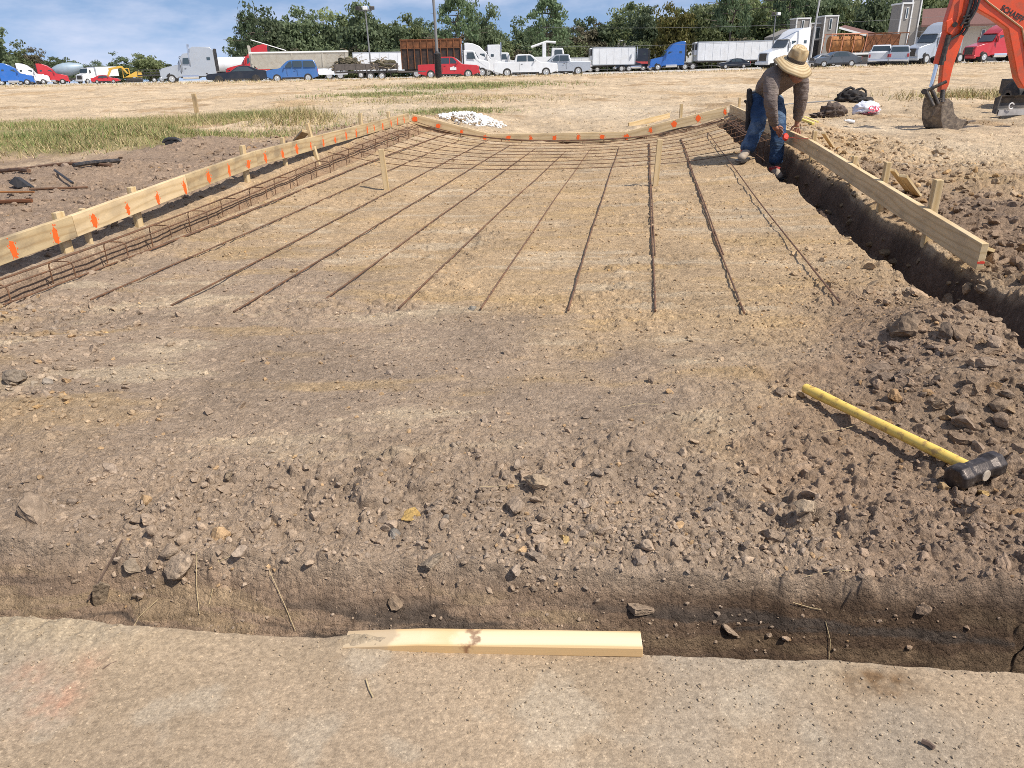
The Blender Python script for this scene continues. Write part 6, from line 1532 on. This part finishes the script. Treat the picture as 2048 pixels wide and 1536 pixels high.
# ------------------------------------------------------------------ poles and wires
gz60 = float(smooth_z(np.array([at_y(878, 150, 61).x]), np.array([61.0]))[0])
pl = thing('light_pole', Vector((at_y(877, 150, 61).x, 61, gz60)), 'grey light pole rising out of a black ribbed pipe sleeve', 'light pole')
MB().tube([(0, 0, 0), (-.05, 0, 4), (-.16, 0, 9)], [.115, .10, .08], 10).obj('pole', M['pole'], pl, True)
m = MB(); pr = []
for i in range(34): pr += [(.235, i*.05), (.27, i*.05+.012), (.27, i*.05+.03), (.235, i*.05+.04)]
m.lathe([(.1, 0)]+pr+[(.2, 1.72), (.10, 1.85)], 20); m.obj('pipe_sleeve', M['black'], pl, True)
m = MB()
for s in (-1, 1): m.box((s*.6-.16, 0, 9.0), (.8, .4, .2))
m.obj('lamp_head', M['black'], pl, bevel=.04)
def lamp(px, Y, h, label, n=3):
    p = thing('light_pole', lot_at(px, Y), label, 'light pole', 0, 'floodlight poles'); MB().tube([(0, 0, 0), (-.1, 0, h)], [.10, .07], 8).obj('pole', M['pole'], p, True)
    MB().box((-.1, 0, h), (1.4, .1, .1)).obj('crossbar', M['pole'], p)
    for k in range(n):
        a = (k-(n-1)/2); MB().box((-.1+a*.75, -.1, h+.25), (.5, .4, .36), rz=a*.5).obj('lamp_head', M['trim'] if k == 1 else M['steel_dark'], p, bevel=.04)
lamp(744, 92, 7.0, 'floodlight pole standing behind the branch trailer')
lamp(1541, 122, 7.0, 'thin floodlight pole above the long white trailer', 2)
up = thing('utility_pole', lot_at(1618, 90), 'slim pale pole beside the left grey townhouse tower', 'utility pole'); MB().tube([(0, 0, 0), (.12, 0, 5), (.42, 0, 10.5)], [.12, .10, .08], 8).obj('pole', plain('pale_pole', (0.45, 0.44, 0.42), 0.7), up, True)
MB().box((.42, 0, 9.6), (2.0, .1, .12)).obj('crossarm', M['pole'], up)
for i, (y0, y1, x0, x1) in enumerate(((10, -12, 1030, 2400), (34, 8, 1030, 2400), (74, 40, 1030, 2400), (91, 66, 1040, 2400))):
    a, b = at_y(x0, y0+60*0.25*(i+1)+ (28, 28, 22, 14)[i], 118), at_y(x1, y1, 92)
    pts = [a.lerp(b, k/24)+Vector((0, 0, -1.3*4*(k/24)*(1-k/24))) for k in range(25)]
    o = MB().tube(pts, .016, 5).obj('power_line', M['pole']); tag(o, '%s power line strung in front of the trees at the right' % ('top', 'second', 'third', 'lowest')[i], 'power line', 'power lines')

# ------------------------------------------------------------------ houses
def vwin(parent, px0, px1, py0, py1, Y):
    a, b = at_y(px0, py1, Y), at_y(px1, py0, Y); w, h = b.x-a.x, b.z-a.z
    L = Matrix.Translation(-parent.location)
    f = MB().box(((a.x+b.x)/2, Y-.03, (a.z+b.z)/2), (w+.16, .06, h+.16)).obj('window', M['trim'], parent, local=L)
    MB().box(((a.x+b.x)/2, Y-.06, (a.z+b.z)/2), (w, .03, h)).obj('pane', M['glass'], f, local=L)
def hbox(parent, name, px0, px1, pyt, Y, dep, mat, trim=True, slope=0.0):
    a, b = at_y(px0, pyt, Y), at_y(px1, pyt, Y); z0 = lot_z(a.x, Y)-.3; L = Matrix.Translation(-parent.location)
    zt = (a.z+b.z)/2
    o = MB().slab([(a.x, Y, z0), (b.x, Y, z0), (b.x, Y, zt-slope), (a.x, Y, zt)], (0, dep, 0)).obj(name, mat, parent, local=L)
    if trim:
        m = MB()
        for x, z in ((a.x, zt), (b.x, zt-slope)): m.box((x, Y-.02, (z0+z)/2), (.16, .16, z-z0))
        m.slab([(a.x-.1, Y-.12, zt), (b.x+.1, Y-.12, zt-slope), (b.x+.1, Y-.12, zt-slope+.2), (a.x-.1, Y-.12, zt+.2)], (0, dep+.24, 0)); m.obj('trim', M['trim'], o, local=L)
    return o
h = thing('townhouse', lot_at(1640, 135), 'grey townhouse with two narrow towers and brown roof behind the white semi', 'house', 0, 'grey townhouses'); hl = Matrix.Translation(-h.location)
hbox(h, 'tower', 1594, 1621, 38, 133, 3, M['siding']); hbox(h, 'wall', 1622, 1650, 48, 134.5, 8, M['siding']); hbox(h, 'tower', 1651, 1677, 33, 133, 3.4, M['siding'])
hbox(h, 'wall', 1560, 1594, 72, 135, 8, M['siding'], False, -1.2); hbox(h, 'wall', 1678, 1800, 84, 135, 7, M['siding'], False)
vwin(h, 1603, 1608, 41, 60, 132.95); vwin(h, 1658, 1664, 38, 58, 132.95); vwin(h, 1630, 1640, 55, 78, 134.45)
MB().box((at_y(1636, 100, 134.4).x, 134.45, at_y(1636, 100, 134.4).z), (1.9, .08, 2.8)).obj('door_recess', M['black'], h, local=hl)
a, b, c, d = at_y(1678, 54, 133), at_y(1800, 88, 133), at_y(1800, 78, 142), at_y(1690, 50, 142)
MB().slab([a, b, c, d], (0, 0, -.25)).obj('roof', M['shingle'], h, local=hl)
MB().slab([a+Vector((0, -.05, -.25)), b+Vector((0, -.05, -.25)), b+Vector((0, -.05, .05)), a+Vector((0, -.05, .05))], (0, .05, 0)).obj('fascia', M['trim'], h, local=hl)
h = thing('townhouse', lot_at(1850, 114), 'grey townhouse with tall towers and red brown roof behind the grey white semi', 'house', 0, 'grey townhouses'); hl = Matrix.Translation(-h.location)
hbox(h, 'tower', 1806, 1826, 8, 111, 3, M['siding']); hbox(h, 'tower', 1827, 1845, -4, 111.6, 3, M['siding'])
hbox(h, 'wall', 1845, 1935, 48, 113, 8, M['siding'], False); hbox(h, 'wall', 1930, 1985, 50, 112, 6, M['tan_wall'], True); hbox(h, 'wall', 1985, 2120, 46, 113, 8, M['siding'], False)
a, b, c, d = at_y(1843, 50, 110.4), at_y(2130, 44, 110.4), at_y(2130, 2, 117.5), at_y(1846, 18, 117.5)
MB().slab([a, b, c, d], (0, 0, -.25)).obj('roof', M['shingle'], h, local=hl)
vwin(h, 1811, 1817, 16, 36, 110.95); vwin(h, 1960, 1970, 60, 82, 111.95)
h = thing('townhouse', lot_at(1262, 172), 'distant grey townhouse with white corner trim behind the black semi', 'house', 0, 'grey townhouses')
hbox(h, 'tower', 1236, 1250, 82, 170, 3, M['siding']); hbox(h, 'wall', 1250, 1268, 92, 171, 6, M['siding']); hbox(h, 'tower', 1268, 1284, 79, 170, 3, M['siding']); hbox(h, 'wall', 1284, 1312, 92, 171, 6, M['siding']); vwin(h, 1257, 1262, 96, 106, 170.9)
h = thing('townhouse', lot_at(1350, 172), 'distant house with white chimney and red roof above the blue semi', 'house', 0, 'grey townhouses'); hl = Matrix.Translation(-h.location)
hbox(h, 'chimney', 1333, 1344, 77, 170, 1.2, M['trim']); hbox(h, 'wall', 1325, 1440, 92, 171, 6, M['siding'], False)
a, b, c, d = at_y(1344, 90, 170), at_y(1445, 92, 170), at_y(1440, 84, 178), at_y(1346, 82, 178); MB().slab([a, b, c, d], (0, 0, -.2)).obj('roof', M['shingle'], h, local=hl)

# ------------------------------------------------------------------ trees
def crown_mesh(name, seed, n_cl, per, leaf, kind='broad'):
    r = np.random.default_rng(seed); V, k = [], 0
    C = []
    if kind == 'broad':
        while len(C) < n_cl:
            p = r.uniform(-1, 1, 3); q = np.linalg.norm(p)
            if 0.35 < q < 1.0:
                w = 1+0.35*math.sin(p[0]*4+seed)+0.25*math.sin(p[1]*5+seed*2)+0.2*math.sin(p[2]*7+seed)
                C.append((p*np.array([.5, .5, .42])*w*0.95+np.array([0, 0, .56]), r.uniform(.08, .16)))
    elif kind == 'pine':
        while len(C) < n_cl:
            z = r.uniform(0.45, 1.0); rad = 0.34*(1.08-z)**0.55*(0.6+0.7*r.random()); a = r.uniform(0, 6.28)
            if math.sin(a*2+seed+z*25) > -0.35: C.append((np.array([math.cos(a)*rad*1.5, math.sin(a)*rad*1.5, z-0.05*rad]), r.uniform(.05, .10)))
    else:
        while len(C) < n_cl:
            p = r.uniform(-1, 1, 3)
            if np.linalg.norm(p) < 1: C.append((p*np.array([.5, .5, .45])+np.array([0, 0, .48]), r.uniform(.10, .2)))
    for c, rad in C:
        d = r.normal(size=(per, 3)); d /= np.linalg.norm(d, axis=1)[:, None]; pos = c + d*rad*(r.random((per, 1))**0.4)*np.array([1.25, 1.25, .75])
        n = d + r.normal(size=(per, 3))*0.6; n /= np.linalg.norm(n, axis=1)[:, None]
        u = np.cross(n, r.normal(size=(per, 3))); u /= np.linalg.norm(u, axis=1)[:, None]; w = np.cross(n, u)
        s = leaf*r.uniform(.6, 1.4, (per, 1))
        V.append(np.stack([pos-u*s-w*s*.55, pos+u*s-w*s*.55, pos+u*s+w*s*.55, pos-u*s+w*s*.55], 1).reshape(-1, 3))
    V = np.concatenate(V); F = np.arange(len(V)).reshape(-1, 4)
    o = mesh_np(name, V, F, None); me = o.data; bpy.data.objects.remove(o); return me, C
def trunk_mesh(name, seed, C, kind):
    r = random.Random(seed); m = MB()
    top = .95 if kind == 'pine' else .55
    p = [Vector((0, 0, -.03))]
    for i in range(1, 7): p.append(Vector((r.gauss(0, .012)*i*.6, r.gauss(0, .012)*i*.6, top*i/6)))
    m.tube(p, [.022*(1-.13*i) if kind != 'pine' else .016*(1-.13*i) for i in range(7)], 7)
    for c, rad in (C[::5] if kind != 'pine' else C[::3]):
        z = max(.12, min(top*.97, c[2]*(.62 if kind != 'pine' else .97))); k = z/top*6; a = int(min(k, 5)); b = p[a].lerp(p[a+1], k-a); e = Vector(c)
        md = b.lerp(e, .5)+Vector((0, 0, -.01)); m.tube([b, md, e], [.008, .005, .002], 4)
    o = m.obj(name, M['bark'], None, True); me = o.data; bpy.data.objects.remove(o); return me
def bare_mesh(seed):
    r = random.Random(seed); m = MB()
    def grow(p, d, L, rad, dep):
        q = p+d*L*.5+Vector((r.gauss(0, .02), r.gauss(0, .02), 0))*L; e = p+d*L; m.tube([p, q, e], [rad, rad*.85, rad*.65], 5 if dep < 2 else 4)
        if dep >= 5: return
        for _ in range(3 if dep > 0 else 4):
            nd = (d+Vector((r.gauss(0, .5), r.gauss(0, .5), r.gauss(.12, .25)))).normalized(); grow(p.lerp(e, r.uniform(.55, 1)), nd, L*r.uniform(.55, .78), rad*.6, dep+1)
    grow(Vector((0, 0, -.02)), Vector((.02, 0, 1)).normalized(), .34, .014, 0)
    o = m.obj('bare', M['bark_pale'], None); me = o.data; bpy.data.objects.remove(o); return me
TV = {}
for k in range(5):
    me, C = crown_mesh('oak_crown', 20+k, 170, 46, .024); TV['b%d' % k] = (me, trunk_mesh('oak_trunk', k, C, 'broad'))
for k in range(3):
    me, C = crown_mesh('pine_crown', 40+k, 80, 50, .017, 'pine'); TV['p%d' % k] = (me, trunk_mesh('pine_trunk', 10+k, C, 'pine'))
for k in range(2):
    me, C = crown_mesh('bush_crown', 60+k, 70, 45, .030, 'bush'); TV['s%d' % k] = (me, trunk_mesh('bush_stem', 20+k, C, 'broad'))
BARE = [bare_mesh(3), bare_mesh(8)]
matmesh = {}
def tree(px, Y, kind, top, wpx, label, group, leafm='leaf', rot=None, name=None):
    g = lot_at(px, Y); g.z -= 0.3
    H = (at_y(px, top, Y).z - g.z)*0.95; Wd = wpx*Y/1632
    nm = name or {'b': 'broadleaf_tree', 'p': 'pine_tree', 's': 'shrub', 'n': 'bare_tree'}[kind[0]]
    t = thing(nm, g, label, {'b': 'tree', 'p': 'pine tree', 's': 'shrub', 'n': 'bare tree'}[kind[0]], 0, group)
    rz = rot if rot is not None else random.Random(px*7+int(Y)).uniform(0, 6.28)
    if kind[0] == 'n':
        o = link(bpy.data.objects.new('branches', BARE[int(kind[1])]), t); o.scale = (Wd, Wd, H); o.rotation_euler = (0, 0, rz); return t
    cm, tm = TV[kind]
    if (kind, leafm) not in matmesh:
        c2 = cm.copy(); c2.materials.clear(); c2.materials.append(M[leafm]); matmesh[(kind, leafm)] = c2
    sx = Wd if kind[0] != 'p' else Wd*1.1
    hz = H if kind[0] != 's' else H*1.05
    o = link(bpy.data.objects.new('crown', matmesh[(kind, leafm)]), t); o.scale = (sx, sx, hz); o.rotation_euler = (0, 0, rz)
    o = link(bpy.data.objects.new('trunk', tm), t); o.scale = (sx if kind[0] != 'p' else H, sx if kind[0] != 'p' else H, hz); o.rotation_euler = (0, 0, rz)
    return t
GW = 'trees of the wood behind the lot'
# far left
tree(-12, 182, 'b3', 44, 90, 'tall dark tree cut by the left edge of the picture', GW, 'leaf_dark')
for px, top, w, kd, Y, lm_ in ((30, 92, 70, 'b1', 190, 'leaf'), (68, 100, 56, 'b2', 195, 'leaf_dry'), (108, 108, 52, 'b3', 205, 'leaf_dark'), (140, 116, 46, 'b4', 215, 'leaf_dark'), (185, 126, 40, 'b1', 240, 'leaf_dark'), (212, 127, 36, 'b2', 250, 'leaf_dark')):
    tree(px, Y, kd, top, w, 'low distant tree above the trucks at far left', 'distant trees at far left', lm_)
tree(248, 185, 'b0', 115, 62, 'left of two round distant trees above the yellow digger', GW, 'leaf_dark'); tree(300, 180, 'b3', 104, 66, 'right of two round distant trees above the yellow digger', GW, 'leaf')
tree(333, 190, 'b2', 124, 30, 'small distant tree left of the silver semi nose', GW, 'leaf_dark')
# middle wood
LM = 'dark tree in the dense wood between the silver semi and the tall pine'
for i, (px, top, w, kd, lm_) in enumerate(((545, 26, 90, 'b1', 'leaf_dark'), (520, 66, 74, 'b4', 'leaf_dark'), (590, 24, 84, 'b2', 'leaf_dark'), (632, 42, 70, 'b0', 'leaf_dark'), (672, 18, 76, 'b3', 'leaf_dark'), (705, 20, 80, 'b1', 'leaf'), (738, 12, 84, 'b0', 'leaf_dark'),
                                      (780, 34, 76, 'b4', 'leaf_dark'), (815, 36, 72, 'b2', 'leaf'), (852, 34, 72, 'b3', 'leaf_dark'), (880, 52, 60, 'b1', 'leaf_dark'), (985, 52, 74, 'b2', 'leaf_dark'), (1010, 70, 60, 'b4', 'leaf'), (1040, 66, 60, 'b0', 'leaf'))):
    tree(px, 160+(i*37) % 17, kd, top, w*1.1, LM, GW, lm_)
tree(512, 138, 'p1', 18, 62, 'leaning pine at the left end of the middle wood', GW, 'needle'); tree(500, 134, 'b3', 92, 44, 'low dark tree at the foot of the leaning pine', GW, 'leaf_dark')
tree(642, 182, 'n0', -22, 70, 'bare dead tree above the middle wood', GW); tree(918, 130, 'p0', -34, 84, 'tall pine with thin leaning trunk behind the rusty dump truck', GW, 'needle')
tree(963, 140, 'b1', 14, 62, 'tall leafy tree just right of the tall pine', GW, 'leaf_dark')
tree(905, 138, 'b3', 62, 74, 'bushy tree at the foot of the tall pine', GW, 'leaf_dry'); tree(950, 136, 'b0', 70, 70, 'grey green tree right of the foot of the tall pine', GW, 'leaf_dark')
tree(1096, 136, 'p2', -14, 96, 'broad crowned pine standing over the white pickups', GW, 'needle')
tree(1165, 184, 'n1', 8, 74, 'bare grey tree right of the broad crowned pine', GW); tree(1192, 186, 'n0', 14, 66, 'second bare grey tree right of the broad crowned pine', GW)
RMl = 'green tree in the right hand wood beyond the white trailers'
for i, (px, top, w, kd, lm_) in enumerate(((1068, 46, 80, 'b1', 'leaf_dark'), (1105, 44, 80, 'b4', 'leaf_dark'), (1140, 60, 74, 'b2', 'leaf_dry'), (1180, 62, 64, 'b0', 'leaf_dry'), (1205, 24, 78, 'b3', 'leaf_dark'), (1240, 24, 80, 'b1', 'leaf'), (1275, 10, 84, 'b0', 'leaf'),
                                      (1300, 22, 76, 'b2', 'leaf_dark'), (1360, 4, 90, 'b3', 'leaf'), (1400, 16, 80, 'b1', 'leaf'), (1432, -14, 90, 'b4', 'leaf'), (1470, -30, 92, 'b0', 'leaf'), (1505, 2, 84, 'b2', 'leaf'), (1540, -24, 92, 'b3', 'leaf'),
                                      (1575, -8, 84, 'b1', 'leaf_dark'), (1608, -34, 90, 'b4', 'leaf_dark'), (1648, -14, 90, 'b0', 'leaf'), (1685, -22, 86, 'b3', 'leaf'), (1765, -16, 80, 'b2', 'leaf'), (1800, -30, 80, 'b1', 'leaf_dark'), (1860, -26, 90, 'b4', 'leaf'), (1905, -34, 92, 'b0', 'leaf_dark'), (1960, -40, 95, 'b3', 'leaf_dark'), (2020, -40, 95, 'b1', 'leaf'), (2080, -44, 95, 'b2', 'leaf_dark'))):
    tree(px, 162+(i*41) % 19, kd, top, w*1.12, RMl, GW, lm_)
tree(1345, 146, 'b2', 16, 70, 'orange tinged autumn tree behind the blue semi', GW, 'leaf_autumn')
tree(1455, 140, 'p1', -60, 70, 'tall pine trunk rising out of the frame above the long white trailer', GW, 'needle')
tree(1738, 150, 'b0', -34, 100, 'dark tree standing right behind the brown roof above the rusty drums', GW, 'leaf_dark')
tree(1562, 150, 'p0', -70, 60, 'dark tall pine above the straw hat', GW, 'needle')
SBl = 'low shrub along the foot of the wood'
for i in range(34):
    px = 505+i*37+(i*53) % 21
    tree(px, 155+(i*29) % 5, 's%d' % (i % 2), 84+(i*31) % 26 - (px-500)*0.012, 66, SBl, 'shrubs along the foot of the wood', ('leaf_dark', 'leaf', 'leaf_dry', 'leaf_dark')[i % 4])
